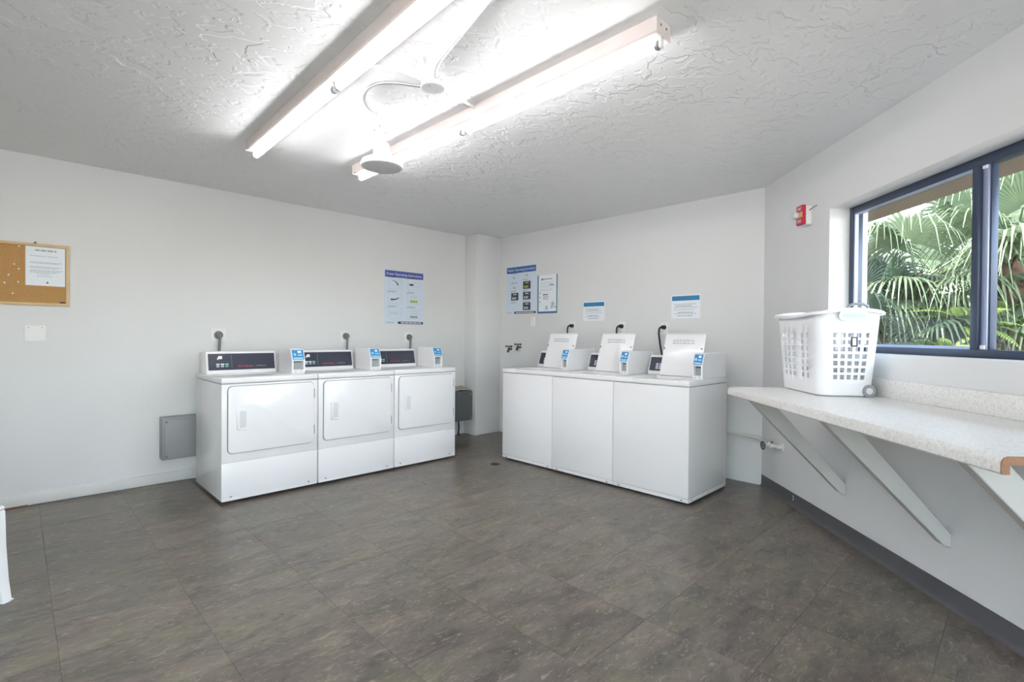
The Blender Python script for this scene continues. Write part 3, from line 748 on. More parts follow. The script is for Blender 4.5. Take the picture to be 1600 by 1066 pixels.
# ------------------------------------------------------------------ ceiling lights
def light_fixture(label, x, y0, y1, lamps, rot=0.0):
    t = thing('ceiling_light', label, 'ceiling light', (x, (y0+y1)/2, CEIL), rot, 'fluorescent strip lights')
    a, b = y0-(y0+y1)/2, y1-(y0+y1)/2
    MB().prism([(-0.052, -0.001), (0.052, -0.001), (0.052, -0.058), (0.044, -0.064), (-0.044, -0.064), (-0.052, -0.058)], a, b, 'Y').build('housing', 'lamp_metal', t)
    for yy, sg in ((a, -1), (b, 1)):
        ep = MB(); ep.box(-0.053, 0.053, yy-0.0015 if sg > 0 else yy-0.0025, yy+0.0025 if sg > 0 else yy+0.0015, -0.066, -0.001)
        e = ep.build('end_plate', 'lamp_metal', t)
        for hx in (-0.022, 0.02):
            MB().cyl((hx, yy+sg*0.002, -0.026), (hx, yy+sg*0.004, -0.026), 0.005, seg=8).build('knockout_hole', 'gap', e)
    zc = -0.087
    mid = 0.0
    for (ya, yb) in ((a+0.012, mid-0.012), (mid+0.012, b-0.012)):
        for lx in (0.0,):
            for yy in (ya-0.004, yb+0.004):
                s = MB(); s.box(lx-0.012, lx+0.012, yy-0.005, yy+0.005, -0.104, -0.062, 0.003)
                s.build('lampholder', 'white_plastic', t)
    for (half, lx) in lamps:
        ya, yb = (a+0.02, mid-0.02) if half == 0 else (mid+0.02, b-0.02)
        MB().cyl((lx, ya+0.012, zc), (lx, yb-0.012, zc), 0.0195, seg=18).build('tube', 'tube', t)
        for yy, y2 in ((ya, ya+0.0125), (yb-0.0125, yb)):
            MB().cyl((lx, yy, zc), (lx, y2, zc), 0.0188, seg=16).build('tube_cap', 'steel', t)
    return t
light_fixture('fluorescent strip light on the ceiling nearer the cork board', 1.066, 1.03, 3.49, [(0, 0.0), (1, 0.0)], R(-1.6))
light_fixture('fluorescent strip light on the ceiling beside the fan', 1.80, 1.00, 3.44, [(0, 0.0), (1, 0.0)])

# ------------------------------------------------------------------ fan and ceiling wiring
FX, FY = 1.470, 2.546
fan = thing('ceiling_fan', 'white ceiling fan motor on a short rod, without blades', 'ceiling fan', (FX, FY, CEIL))
MB().lathe([(0, 0), (0.074, 0), (0.076, -0.008), (0.074, -0.03), (0.060, -0.060), (0.040, -0.078), (0.024, -0.086), (0, -0.086)], 28).build('canopy', 'white_metal', fan)
MB().cyl((0, 0, -0.08), (0, 0, -0.17), 0.0145, seg=16).build('downrod', 'white_metal', fan)
for a in (0.6, 2.2, 3.9):
    MB().sphere((0.045*math.cos(a), 0.045*math.sin(a), -0.078), 0.006, 8).build('canopy_screw', 'steel', fan)
MB().lathe([(0, -0.150), (0.026, -0.150), (0.038, -0.158), (0.046, -0.20), (0.050, -0.238), (0.086, -0.246), (0.108, -0.258), (0.116, -0.276), (0.114, -0.290), (0.108, -0.294), (0, -0.294)], 36).build('motor_housing', 'white_metal', fan)
MB().lathe([(0, -0.2965), (0.098, -0.2965), (0.104, -0.2935), (0, -0.2935)], 36).build('bottom_plate', 'fan_grey', fan)

JX, JY = 1.425, 1.998
jb = thing('junction_box', 'round white junction box on the ceiling between the strip lights', 'junction box', (JX, JY, CEIL))
MB().cyl((0, 0, -0.048), (0, 0, 0), 0.056, seg=24).build('box_body', 'white_metal', jb)
MB().lathe([(0, -0.052), (0.055, -0.052), (0.059, -0.049), (0.059, -0.046), (0, -0.046)], 24).build('cover_plate', 'fan_grey', jb)
for a in (0.4, 0.4+PI):
    MB().cyl((0.03*math.cos(a), 0.03*math.sin(a), -0.0515), (0.03*math.cos(a), 0.03*math.sin(a), -0.054), 0.004, seg=8).build('screw', 'steel', jb)
MB().box(-0.078, -0.056, -0.012, 0.012, -0.036, -0.012, 0.003).build('connector', 'white_metal', jb)
MB().box(0.056, 0.078, -0.012, 0.012, -0.036, -0.012, 0.003).build('connector', 'white_metal', jb)
MB().box(-0.012, 0.012, -0.080, -0.054, -0.036, -0.012, 0.003).build('connector', 'white_metal', jb)
def pipe(name, label, cat, pts, r, mat, seg=10, group=None):
    o = MB().tube(pts, r, seg).build(name, mat); return tag(o, label, cat, group)
pipe('ceiling_conduit', 'thick white conduit running along the ceiling away from the junction box', 'conduit',
     [(JX-0.035, JY-0.064, CEIL-0.024), (1.358, 1.895, CEIL-0.020), (1.325, 1.815, CEIL-0.0175), (1.215, 1.386, CEIL-0.0175), (1.02, 0.60, CEIL-0.0175), (0.52, -1.4, CEIL-0.0175)], 0.0165, 'white_metal', 12)
pipe('ceiling_conduit', 'thin white conduit from junction box to the light nearer the cork board', 'conduit', [(JX-0.074, JY+0.012, CEIL-0.022), (JX-0.13, JY+0.035, CEIL-0.0115), (1.118, 2.094, CEIL-0.0115)], 0.0085, 'white_metal')
pipe('ceiling_conduit', 'thin white conduit from junction box to the light beside the fan', 'conduit', [(JX+0.074, JY+0.012, CEIL-0.022), (JX+0.13, JY+0.04, CEIL-0.0115), (1.72, 2.072, CEIL-0.0115), (1.746, 2.074, CEIL-0.0115)], 0.0085, 'white_metal')
# flexible metal whip from the box to the fan canopy
def bez(p0, p1, p2, p3, n):
    return [(Vector(p0)*(1-t)**3 + Vector(p1)*3*t*(1-t)**2 + Vector(p2)*3*t*t*(1-t) + Vector(p3)*t**3) for t in [k/n for k in range(n+1)]]
wp = bez((JX-0.02, JY+0.052, CEIL-0.032), (1.33, 2.09, CEIL-0.036), (1.235, 2.12, CEIL-0.03), (1.228, 2.235, CEIL-0.030), 36) + bez((1.228, 2.235, CEIL-0.030), (1.222, 2.34, CEIL-0.034), (1.31, 2.45, CEIL-0.035), (FX-0.058, FY-0.045, CEIL-0.022), 36)[1:]
fw = MB(); fw.tube(wp, [0.0085 if k % 2 else 0.0068 for k in range(len(wp))], 8)
tag(fw.build('flexible_conduit', 'steel', smooth=True, angle=60), 'curved grey flexible conduit from junction box to fan canopy', 'conduit')

# ------------------------------------------------------------------ outlets, plugs, plates
def plate(label, loc, rotz, w=0.108, h=0.112, cat='outlet plate', name='outlet_plate', holes=True, group=None):
    t = thing(name, label, cat, loc, rotz, group)
    MB().rounded(-w/2, w/2, -h/2, h/2, -0.006, 0, 0.004, 3, 0.0015).build('cover_plate', 'outlet', t)
    if holes:
        MB().cyl((0, -0.0055, 0.0), (0, -0.0075, 0.0), min(w, h)*0.33, seg=20).build('socket_face', 'grey_print' if w > 0.1 else 'outlet', t)
    for dx in ((-0.3*w, 0.3*w) if w > 0.1 else (0,)):
        MB().cyl((dx, -0.0055, h*0.38), (dx, -0.0075, h*0.38), 0.003, seg=8).build('screw', 'gap', t)
    return t
def dryer_plug(label, x, z, reach):
    t = thing('power_cord', label, 'power cord', (x, LWY, z), 0.0, 'grey dryer cords')
    MB().lathe([(0, 0), (0.028, 0), (0.030, 0.006), (0.028, 0.022), (0.018, 0.032), (0, 0.034)], 20).build('plug', 'cord_grey', t).rotation_euler = (PI/2, 0, 0)
    t.children[0].location = (0, -0.0078, 0)
    MB().tube(bez((0, -0.036, -0.004), (0.0, -0.040, -0.05), (-0.004, -0.040, -0.10), (reach, -0.048, -0.36), 14), [0.013]*4+[0.0105]*11, 10).build('cord', 'cord_grey', t)
    return t
for i, (x, z, lab, lab2) in enumerate(((1.243, 1.199, 'square outlet plate above the dryer beside the grey wall box', 'grey cord plugged in above the dryer beside the grey wall box'),
                     (2.402, 1.195, 'square outlet plate above the middle dryer', 'grey cord plugged in above the middle dryer'),
                     (3.155, 1.188, 'square outlet plate below the dryer poster', 'grey cord plugged in below the dryer poster'))):
    plate(lab, (x, LWY, z), 0, group='dryer outlets')
    dryer_plug(lab2, x+0.003, z+0.002, -0.02)
plate('blank white wall plate below the cork board', (0.100, LWY, 1.20), 0, 0.112, 0.112, 'wall plate', 'wall_plate', holes=False)
for i, (y, z, lab, lab2) in enumerate(((3.480, 1.328, 'ivory outlet plate left of the first blue-headed notice', 'black cord behind the washer next to the column'),
                     (2.846, 1.318, 'ivory outlet plate between the two blue-headed notices', 'black cord behind the middle washer'),
                     (2.378, 1.304, 'ivory outlet plate just below the larger-looking blue-headed notice', 'black cord behind the washer next to the counter'))):
    if i == 0: lab = 'ivory outlet plate between the teal-edged sign and the nearest notice'
    if i == 2: lab = 'ivory outlet plate above the washer next to the counter'
    plate(lab, (BWX, y, z-0.01), -PI/2, 0.070, 0.114, group='washer outlets')
    t = thing('power_cord', lab2, 'power cord', (BWX, y, z), -PI/2, 'black washer cords')
    MB().cyl((0, -0.0078, 0), (0, -0.045, 0.002), 0.022, 0.017, seg=14).build('plug', 'cord_black', t)
    MB().tube(bez((0, -0.042, 0.0), (-0.014, -0.062, 0.004), (-0.028, -0.060, -0.004), (-0.026, -0.062, -0.06), 12) + [Vector((-0.010, -0.064, -0.16)), Vector((0.02, -0.066, -0.30))], 0.0085, 8).build('cord', 'cord_black', t)
plate('small ivory wall plate under the washer poster', (BWX, 4.078, 1.385), -PI/2, 0.070, 0.114, 'wall plate', 'wall_plate', holes=True)

# ------------------------------------------------------------------ taps over the washers
for i, (y, z, lab) in enumerate(((4.43, 1.050, 'old brass hose tap next to the corner column'), (4.275, 1.078, 'old brass hose tap farther from the corner column'))):
    t = thing('hose_tap', lab, 'tap', (BWX, y, z), -PI/2, 'hose taps')
    MB().cyl((0, 0, 0), (0, -0.006, 0), 0.026, seg=18).build('wall_flange', 'outlet', t)
    b = MB(); b.cyl((0, -0.004, 0), (0, -0.055, 0), 0.012, seg=12); b.sphere((0, -0.055, 0), 0.018, 12); b.cyl((0, -0.055, 0), (0, -0.075, -0.035), 0.013, 0.015, seg=12)
    b.cyl((0, -0.055, 0), (0, -0.055, 0.030), 0.007, seg=10); b.build('tap_body', 'brass', t)
    h = MB(); h.box(-0.050, 0.050, -0.064, -0.046, 0.028, 0.042, 0.005); h.sphere((-0.045, -0.055, 0.034), 0.013, 10); h.sphere((0.045, -0.055, 0.034), 0.013, 10)
    h.build('lever_handle', 'valve_dark', t)

# ------------------------------------------------------------------ posters and notices
def sheet(name, label, cat, loc, rotz, w, h, mat='poster_bg', th=0.002, group=None):
    t = thing(name, label, cat, loc, rotz, group)
    MB().box(-w/2, w/2, -th, 0, 0, h).build('sheet', mat, t)
    return t
def pr(t, name, mat, x0, x1, z0, z1, y=-0.0026):
    return MB().box(x0, x1, y, -0.0015, z0, z1).build(name, mat, t)
def lines(t, name, mat, x0, x1, zs, hgt, seed=1, jag=0.25):
    rnd = random.Random(seed); m = MB()
    for z in zs:
        x = x0 + rnd.uniform(0, (x1-x0)*0.05); e = x1-rnd.uniform(0, (x1-x0)*jag)
        while x < e:
            w = rnd.uniform(hgt*1.5, hgt*5); m.box(x, min(x+w, e), -0.0026, -0.0015, z, z+hgt); x += w+hgt*0.7
    return m.build(name, mat, t, smooth=False)
def outline(t, name, mat, x0, x1, z0, z1, w=0.0025):
    m = MB()
    m.box(x0, x1, -0.0026, -0.0015, z0, z0+w); m.box(x0, x1, -0.0026, -0.0015, z1-w, z1)
    m.box(x0, x0+w, -0.0026, -0.0015, z0+w, z1-w); m.box(x1-w, x1, -0.0026, -0.0015, z0+w, z1-w)
    return m.build(name, mat, t, smooth=False)

# dryer poster
pw, ph = 0.505, 0.590
p = sheet('instruction_poster', 'blue-headed dryer operating instructions poster above the dryer by the column', 'poster', (3.097, LWY, 1.332), 0, pw, ph)
pr(p, 'header_band', 'poster_blue', -pw/2+0.006, pw/2-0.004, ph-0.075, ph-0.004)
text('Dryer Operating Instructions', 0.0385, 'header_lettering', 'white_plastic', p, (0.0, -0.003, ph-0.053), 0, 'CENTER')
pr(p, 'footer_band', 'dark_print', -pw/2+0.17, pw/2-0.004, 0.004, 0.030)
lines(p, 'footer_print', 'paper', -pw/2+0.20, pw/2-0.02, [0.012], 0.010, 5, 0.02).location.y = -0.0006
cxs = (-pw/2+0.050, 0.045); rows = (0.385, 0.225, 0.062)
for ci, cx in enumerate(cxs):
    for ri, z in enumerate(rows):
        z2 = z - 0.012*0
        outline(p, 'panel_outline', 'pale_print', cx, cx+0.165, z2, z2+0.118)
        lines(p, 'panel_caption', 'grey_print', cx-0.004, cx+0.12, [z2+0.126, z2+0.135], 0.005, ci*7+ri, 0.4)
        text(str(ci*3+ri+1), 0.022, 'step_number', 'dark_print', p, (cx-0.02, -0.003, z2+0.118))
arc = MB(); arc.tube([(cxs[0]+0.035+0.085*math.sin(a), -0.003, rows[0]+0.030+0.066*math.cos(a)) for a in [k*0.17 for k in range(9)]], [0.001+0.0008*k for k in range(9)], 6); arc.build('drawn_hose', 'dark_print', p)
pr(p, 'drawn_card', 'dark_print', cxs[1]+0.02, cxs[1]+0.07, rows[0]+0.052, rows[0]+0.072)
ar2 = MB(); ar2.tube([(cxs[0]+0.03+0.1*k/8, -0.003, rows[1]+0.045+0.022*(k/8)**3) for k in range(9)], [0.009-0.0006*k for k in range(9)], 6); ar2.build('drawn_hand', 'dark_print', p)
outline(p, 'drawn_slip', 'red_print', cxs[1]+0.08, cxs[1]+0.15, rows[0]+0.035, rows[0]+0.09, 0.001)
for k in range(3):
    pr(p, 'drawn_key', 'poster_green', cxs[1]+0.03+k*0.034, cxs[1]+0.06+k*0.034, rows[1]+0.020, rows[1]+0.048)
    pr(p, 'drawn_key', 'grey_print', cxs[1]+0.03+k*0.034, cxs[1]+0.06+k*0.034, rows[2]+0.012, rows[2]+0.034)
lines(p, 'panel_print', 'pale_print', cxs[1]+0.03, cxs[1]+0.14, [rows[1]+0.09, rows[1]+0.075, rows[2]+0.085, rows[2]+0.055], 0.006, 9)
outline(p, 'drawn_display', 'pale_print', cxs[0]+0.012, cxs[0]+0.15, rows[2]+0.032, rows[2]+0.08, 0.002)
lines(p, 'panel_print', 'pale_print', cxs[0]+0.02, cxs[0]+0.14, [rows[2]+0.05, rows[2]+0.06], 0.006, 12)
lines(p, 'maker_print', 'grey_print', -pw/2+0.02, -pw/2+0.15, [0.014], 0.007, 2)

# washer poster
p = sheet('instruction_poster', 'blue-headed washer operating instructions poster next to the teal-edged sign', 'poster', (BWX, 4.282, 1.480), -PI/2, pw, ph)
pr(p, 'header_band', 'poster_blue2', -pw/2+0.006, pw/2-0.006, ph-0.088, ph-0.014)
text('Washer Operating Instructions', 0.0365, 'header_lettering', 'white_plastic', p, (0.0, -0.003, ph-0.062), 0, 'CENTER')
pr(p, 'footer_band', 'dark_print', -pw/2+0.14, pw/2-0.006, 0.004, 0.030)
lines(p, 'footer_print', 'paper', -pw/2+0.16, pw/2-0.03, [0.012], 0.009, 6, 0.02).location.y = -0.0006
c1, c2 = -pw/2+0.085, 0.035
blocks = [(c2, 0.300, 'poster_green'), (c2, 0.172, 'pale_print'), (c2, 0.045, 'pale_print'), (c1, 0.168, 'pale_print')]
for (x, z, mt) in blocks:
    b = pr(p, 'drawn_keypad', 'dark_print', x, x+0.125, z, z+0.092)
    for k in range(3):
        MB().box(x+0.018+k*0.025, x+0.036+k*0.025, -0.0033, -0.0024, z+0.012, z+0.040).build('drawn_key', mt, b)
    MB().box(x+0.035, x+0.095, -0.0033, -0.0024, z+0.066, z+0.08).build('drawn_display', mt, b)
for (x, z) in ((c1+0.03, 0.435), (c1+0.03, 0.312), (c2+0.04, 0.455)):
    lines(p, 'drawn_hand', 'grey_print', x, x+0.05, [z, z+0.008, z+0.016], 0.006, int(z*100), 0.5)
for (x, z) in ((c1-0.01, 0.49), (c1-0.01, 0.375), (c1-0.01, 0.275), (c1-0.01, 0.135), (c2-0.01, 0.505), (c2-0.01, 0.405), (c2-0.01, 0.275), (c2-0.01, 0.147)):
    lines(p, 'panel_caption', 'grey_print', x, x+0.13, [z, z+0.009], 0.0045, int(z*1000), 0.4)
lines(p, 'maker_print', 'grey_print', -pw/2+0.01, -pw/2+0.12, [0.014], 0.006, 2)

# teal edged sign
sw, sh = 0.304, 0.445
p = sheet('price_sign', 'white sign with teal edges beside the washer poster', 'sign', (BWX, 3.857, 1.477), -PI/2, sw, sh, 'paper')
pr(p, 'edge_strip', 'teal_edge', -sw/2, -sw/2+0.018, 0, sh, -0.0035); pr(p, 'edge_strip', 'teal_edge', sw/2-0.013, sw/2, 0, sh, -0.0035)
pr(p, 'edge_strip', 'poster_blue2', -sw/2+0.018, sw/2-0.013, 0, 0.022, -0.0032)
lines(p, 'heading_print', 'grey_print', -0.09, 0.10, [sh-0.055, sh-0.05], 0.006, 3)
pr(p, 'logo_mark', 'teal_edge', -0.092, -0.068, sh-0.062, sh-0.038)
lines(p, 'body_print', 'pale_print', -0.115, 0.11, [sh-0.085, sh-0.10, sh-0.125, sh-0.142, sh-0.17, sh-0.185], 0.004, 4)
lines(p, 'price_print', 'dark_print', 0.04, 0.115, [sh-0.125], 0.013, 8)
lines(p, 'price_print', 'black_print', -0.065, 0.03, [sh-0.235], 0.012, 18)
lines(p, 'price_print', 'grey_print', -0.065, 0.02, [sh-0.26, sh-0.282], 0.010, 28)
for k in range(3): pr(p, 'bullet', 'dark_print', -0.118, -0.106, sh-0.215-0.05*k, sh-0.203-0.05*k)
for (x, z, r_) in ((-0.01, 0.072, 0.018), (0.07, 0.072, 0.02), (0.085, 0.11, 0.024)):
    MB().prism([(x+r_*math.cos(a), z+r_*math.sin(a)) for a in [k*PI/8 for k in range(16)]], -0.0026, -0.0015, 'Y').build('round_emblem', 'pale_print', p)
tk = MB(); tk.tube([(0.10, -0.003, 0.082), (0.118, -0.003, 0.064), (0.145, -0.003, 0.078)], 0.003, 6); tk.build('tick_mark', 'dark_print', p)
lines(p, 'body_print', 'grey_print', -0.04, 0.03, [0.05, 0.042], 0.004, 14)

# two notices over the washers
for (yc, z, w_, h_, lab, seed) in ((3.200, 1.380, 0.278, 0.205, 'white notice with blue heading between the teal-edged sign and the other notice', 2), (2.173, 1.386, 0.279, 0.216, 'white notice with blue heading on the wall nearest the window corner', 9)):
    p = sheet('wall_notice', lab, 'notice', (BWX, yc, z), -PI/2, w_, h_, 'paper', group='blue-headed notices')
    pr(p, 'header_band', 'notice_blue', -w_/2+0.008, w_/2-0.006, h_-0.052, h_-0.010)
    lines(p, 'header_print', 'teal_edge', -w_/2+0.03, w_/2-0.04, [h_-0.036], 0.012, seed, 0.1).location.y = -0.0006
    lines(p, 'body_print', 'pale_print', -w_/2+0.02, w_/2-0.02, [0.128, 0.098, 0.078, 0.040], 0.006, seed+1, 0.15)
    lines(p, 'body_print', 'grey_print', -w_/2+0.04, w_/2-0.07, [0.112], 0.006, seed+2, 0.1)
    lines(p, 'body_print', 'grey_print', -w_/2+0.06, w_/2-0.05, [0.022, 0.052], 0.006, seed+3, 0.2)

# ------------------------------------------------------------------ cork board
kx0, kx1, kz0, kz1 = -0.62, 0.279, 1.398, 1.830
kw, kh = kx1-kx0, kz1-kz0
cb = thing('cork_board', 'cork notice board in a pale wooden frame on the dryer wall', 'notice board', ((kx0+kx1)/2, LWY, kz0))
MB().box(-kw/2+0.01, kw/2-0.01, -0.010, 0, 0.01, kh-0.01).build('cork_panel', 'cork', cb)
fw_ = 0.0185
MB().box(-kw/2, kw/2, -0.018, 0, 0, fw_, 0.002).build('frame_rail', 'pale_wood', cb)
MB().box(-kw/2, kw/2, -0.018, 0, kh-fw_, kh, 0.002).build('frame_rail', 'pale_wood', cb)
MB().box(-kw/2, -kw/2+fw_, -0.018, 0, fw_, kh-fw_, 0.002).build('frame_stile', 'pale_wood', cb)
MB().box(kw/2-fw_, kw/2, -0.018, 0, fw_, kh-fw_, 0.002).build('frame_stile', 'pale_wood', cb)
MB().box(kw/2-0.052, kw/2-0.022, -0.0115, -0.009, 0.021, 0.030).build('maker_mark', 'black_print', cb)
MB().cyl((0.27, -0.002, kh+0.006), (0.27, -0.014, kh+0.006), 0.007, seg=10).build('hanging_screw', 'brass', cb)
pp = sheet('pinned_sheet', 'white printed sheet pinned on the cork board', 'paper sheet', (0.153, LWY-0.0105, 1.537), 0, 0.206, 0.272, 'paper', 0.0012)
lines(pp, 'heading_print', 'grey_print', -0.055, 0.06, [0.243], 0.008, 3, 0.05)
lines(pp, 'body_print', 'pale_print', -0.085, 0.09, [0.205, 0.162, 0.155, 0.13, 0.122, 0.106, 0.098, 0.09], 0.004, 5, 0.2)
lines(pp, 'body_print', 'pale_print', -0.05, 0.05, [0.08, 0.065], 0.004, 6, 0.4)
pr(pp, 'seal_mark', 'dark_print', 0.004, 0.014, 0.018, 0.028)
for i, (x, z) in enumerate(((0.019, 1.800), (-0.033, 1.600), (-0.052, 1.545), (-0.005, 1.675), (0.017, 1.645), (0.014, 1.555), (-0.013, 1.475))):
    t = thing('push_pin', 'small pale push pin stuck in the bare cork left of the sheet', 'push pin', (x, LWY-0.010, z), 0, 'push pins in the cork board')
    MB().lathe([(0, 0.011), (0.0048, 0.011), (0.0048, 0.009), (0.003, 0.007), (0.0034, 0.002), (0.005, 0.0), (0, 0.0)], 10).build('pin_head', 'paper', t).rotation_euler = (PI/2, 0, 0)

# ------------------------------------------------------------------ grey wall boxes
t = thing('electrical_box', 'light grey steel box mounted low on the wall at the free end of the dryers', 'electrical box', (0.985, LWY, 0.205))
MB().box(-0.162, 0.162, -0.112, 0, 0.0, 0.335, 0.004).build('enclosure', 'grey_box', t)
c = MB().box(-0.148, 0.160, -0.122, -0.110, 0.012, 0.318, 0.004).build('cover', 'grey_box', t)
for (x, z) in ((-0.135, 0.028), (0.147, 0.028), (-0.135, 0.302), (0.147, 0.302)):
    MB().cyl((x, -0.122, z), (x, -0.126, z), 0.009, seg=12).build('cover_screw', 'gap', c)
t = thing('electrical_box', 'dark grey steel box low on the wall between the dryers and the column', 'electrical box', (3.800, LWY, 0.19))
MB().box(-0.15, 0.15, -0.17, 0, 0.0, 0.355, 0.006).build('enclosure', 'grey_box_dark', t)
c = MB().box(-0.146, 0.146, -0.186, -0.168, 0.006, 0.348, 0.008, 3).build('cover', 'grey_box_dark', t)
for (x, z) in ((0.118, 0.03), (0.118, 0.315)):
    MB().box(x-0.008, x+0.008, -0.192, -0.184, z-0.014, z+0.014, 0.003).build('latch', 'steel', c)
MB().tube([(0.04, -0.05, 0.0), (0.045, -0.055, -0.09), (0.03, -0.06, -0.19)], 0.009, 8).build('cable_tail', 'cord_black', t)
# crumpled cloth on that box
cm_ = MB(); rnd = random.Random(11); G = 12; vv = []
for i in range(G+1):
    rw_ = []
    for j in range(G+1):
        u, v = i/G-0.5, j/G-0.5
        z = 0.016+0.022*rnd.random() + (0.02 if abs(u) < 0.3 and abs(v) < 0.3 else 0)
        x, y = u*0.25+rnd.uniform(-.006, .006), v*0.13+rnd.uniform(-.005, .005)
        if abs(u) > 0.45 or abs(v) > 0.45: z = 0.003 + 0.012*rnd.random()
        rw_.append(cm_.bm.verts.new((x, y, z)))
    vv.append(rw_)
for i in range(G):
    for j in range(G): cm_.bm.faces.new((vv[i][j], vv[i+1][j], vv[i+1][j+1], vv[i][j+1]))
t = thing('cleaning_cloth', 'crumpled pale cloth lying on the dark grey steel box', 'cloth', (3.815, LWY-0.085, 0.5455))
o = cm_.build('cloth_sheet', 'cloth', t); so = o.modifiers.new('thickness', 'SOLIDIFY'); so.thickness = 0.004
sc_ = MB(); sc_.prism([(-0.11, -0.05), (-0.02, -0.055), (-0.03, 0.01), (-0.09, 0.0)], 0.028, 0.034, 'Z', 0.002, 1); sc_.build('yellow_corner', 'yellow_cloth', t)

# ------------------------------------------------------------------ fire alarm
t = thing('fire_alarm', 'red fire alarm strobe on a grey box beside the window', 'fire alarm', rs(0.655, 0, 2.00), RANG)
MB().box(-0.038, 0.044, -0.040, 0, -0.010, 0.118, 0.006).build('back_box', 'outlet', t)
b = MB().rounded(-0.046, 0.040, -0.006, 0.126, -0.062, -0.040, 0.008, 4, 0.003).build('alarm_body', 'red', t)
MB().box(-0.03, 0.036, -0.066, -0.060, 0.042, 0.080, 0.003).build('amber_lens', 'amber', b)
MB().rounded(-0.045, -0.004, 0.040, 0.082, -0.098, -0.060, 0.012, 4, 0.006).build('strobe_lens', 'clear', b)
text('FIRE', 0.030, 'alarm_lettering', 'paper', b, (-0.003, -0.0628, 0.093), 0, 'CENTER')
text('FIRE', 0.030, 'alarm_lettering', 'paper', b, (-0.003, -0.0628, 0.008), 0, 'CENTER')
pipe('alarm_wire', 'short grey wire from the fire alarm box into the wall', 'wire', [rs(0.699, 0.02, 2.085), rs(0.72, 0.018, 2.09), rs(0.745, 0.008, 2.10), rs(0.755, 0.0005, 2.105)], 0.003, 'cord_grey', 6)

# ------------------------------------------------------------------ water pipe and valve under the counter
vp = thing('water_valve', 'painted water valve with dark hand wheel in the corner under the counter', 'valve', rs(0.33, 0, 0.385), RANG)
inv = Matrix.Translation(rs(0.33, 0, 0.385)) @ Matrix.Rotation(RANG, 4, 'Z'); inv.invert()
def loc_(p): return inv @ Vector(p)
pts = [Vector((BWX-0.02, 2.25, 0.402)), Vector((BWX-0.02, 1.95, 0.399)), Vector((BWX-0.024, 1.62, 0.396)), rs(0.055, 0.045, 0.393), rs(0.11, 0.052, 0.390), rs(0.24, 0.055, 0.382)]
MB().tube([loc_(p) for p in pts[3:]], 0.0115, 10).build('pipe_run', 'pipe_paint', vp)
pipe('water_pipe', 'painted water pipe running low along the wall behind the washers', 'pipe', pts[:3]+[rs(0.05, 0.043, 0.3935)], 0.0112, 'pipe_paint')
v = MB(); v.sphere((-0.075, -0.055, 0.0), 0.024, 12); v.cyl((-0.10, -0.055, 0), (-0.04, -0.055, 0), 0.017, seg=12); v.cyl((-0.05, -0.055, 0), (0.0, -0.030, 0.0), 0.013, seg=10); v.cyl((0.0, -0.032, 0.0), (0.0, 0.0, 0.0), 0.014, seg=10)
v.cyl((0, -0.004, 0), (0, 0.0, 0), 0.028, seg=14); v.cyl((-0.075, -0.055, 0.0), (-0.085, -0.10, -0.004), 0.008, seg=8); v.build('valve_body', 'pipe_paint', vp)
hw = MB()
ring = [(-0.087+0.034*math.cos(a), -0.102, -0.006+0.030*math.sin(a)) for a in [2*PI*k/16 for k in range(17)]]
hw.tube(ring, 0.005, 6, caps=False)
for a in (0.3, 0.3+PI/2): hw.cyl((-0.087+0.034*math.cos(a), -0.102, -0.006+0.03*math.sin(a)), (-0.087-0.034*math.cos(a), -0.102, -0.006-0.03*math.sin(a)), 0.004, seg=6)
hw.build('hand_wheel', 'valve_dark', vp)
MB().cyl((-0.055, -0.05, 0.03), (-0.055, -0.05, 0.018), 0.008, seg=8).build('bleed_screw', 'valve_dark', vp)

# ------------------------------------------------------------------ floor drain
t = thing('floor_drain', 'small dark floor drain cover between dryers and washers', 'floor drain', (3.225, 3.482, 0))
MB().lathe([(0, 0.0005), (0.045, 0.0005), (0.045, 0.003), (0.040, 0.004), (0, 0.004)], 20).build('drain_rim', 'drain', t)
for k in range(-2, 3): MB().box(-0.028, 0.028, k*0.012-0.003, k*0.012+0.003, 0.0035, 0.0052).build('drain_bar', 'brass', t)

# ------------------------------------------------------------------ plastic chair (mostly outside the frame)
ch = thing('plastic_chair', 'white moulded plastic chair with tapered leg beside the cork board wall', 'chair', (-0.348, 3.200, 0), R(42))
def leg(sx, sy):
    m = MB(); rings = []
    for (z, off, w, d) in ((0.0, 0.022, 0.020, 0.020), (0.012, 0.020, 0.018, 0.018), (0.10, 0.012, 0.020, 0.020), (0.25, 0.0, 0.027, 0.026), (0.36, -0.010, 0.036, 0.034), (0.405, -0.022, 0.048, 0.044), (0.43, -0.045, 0.066, 0.06)):
        cx, cy = sx*(0.205+off), sy*(0.192+off)
        rings.append([m.bm.verts.new((cx+a*w, cy+b*d, z)) for a, b in ((-1, -1), (0, -1.15), (1, -1), (1.15, 0), (1, 1), (0, 1.15), (-1, 1), (-1.15, 0))])
    for a, b in zip(rings, rings[1:]):
        for k in range(8): m.bm.faces.new((a[k], a[(k+1) % 8], b[(k+1) % 8], b[k]))
    m.bm.faces.new(rings[0][::-1]); m.bm.faces.new(rings[-1])
    lg = m.build('leg', 'white_plastic', ch, angle=60)
    MB().box(sx*0.227-0.023, sx*0.227+0.023, sy*0.214-0.023, sy*0.214+0.023, 0.0, 0.007, 0.003).build('foot_pad', 'white_plastic', lg)
for sx in (-1, 1):
    for sy in (-1, 1): leg(sx, sy)
s = MB(); s.box(-0.225, 0.225, -0.225, 0.215, 0.415, 0.437, 0.010, 3); s.build('seat', 'white_plastic', ch)
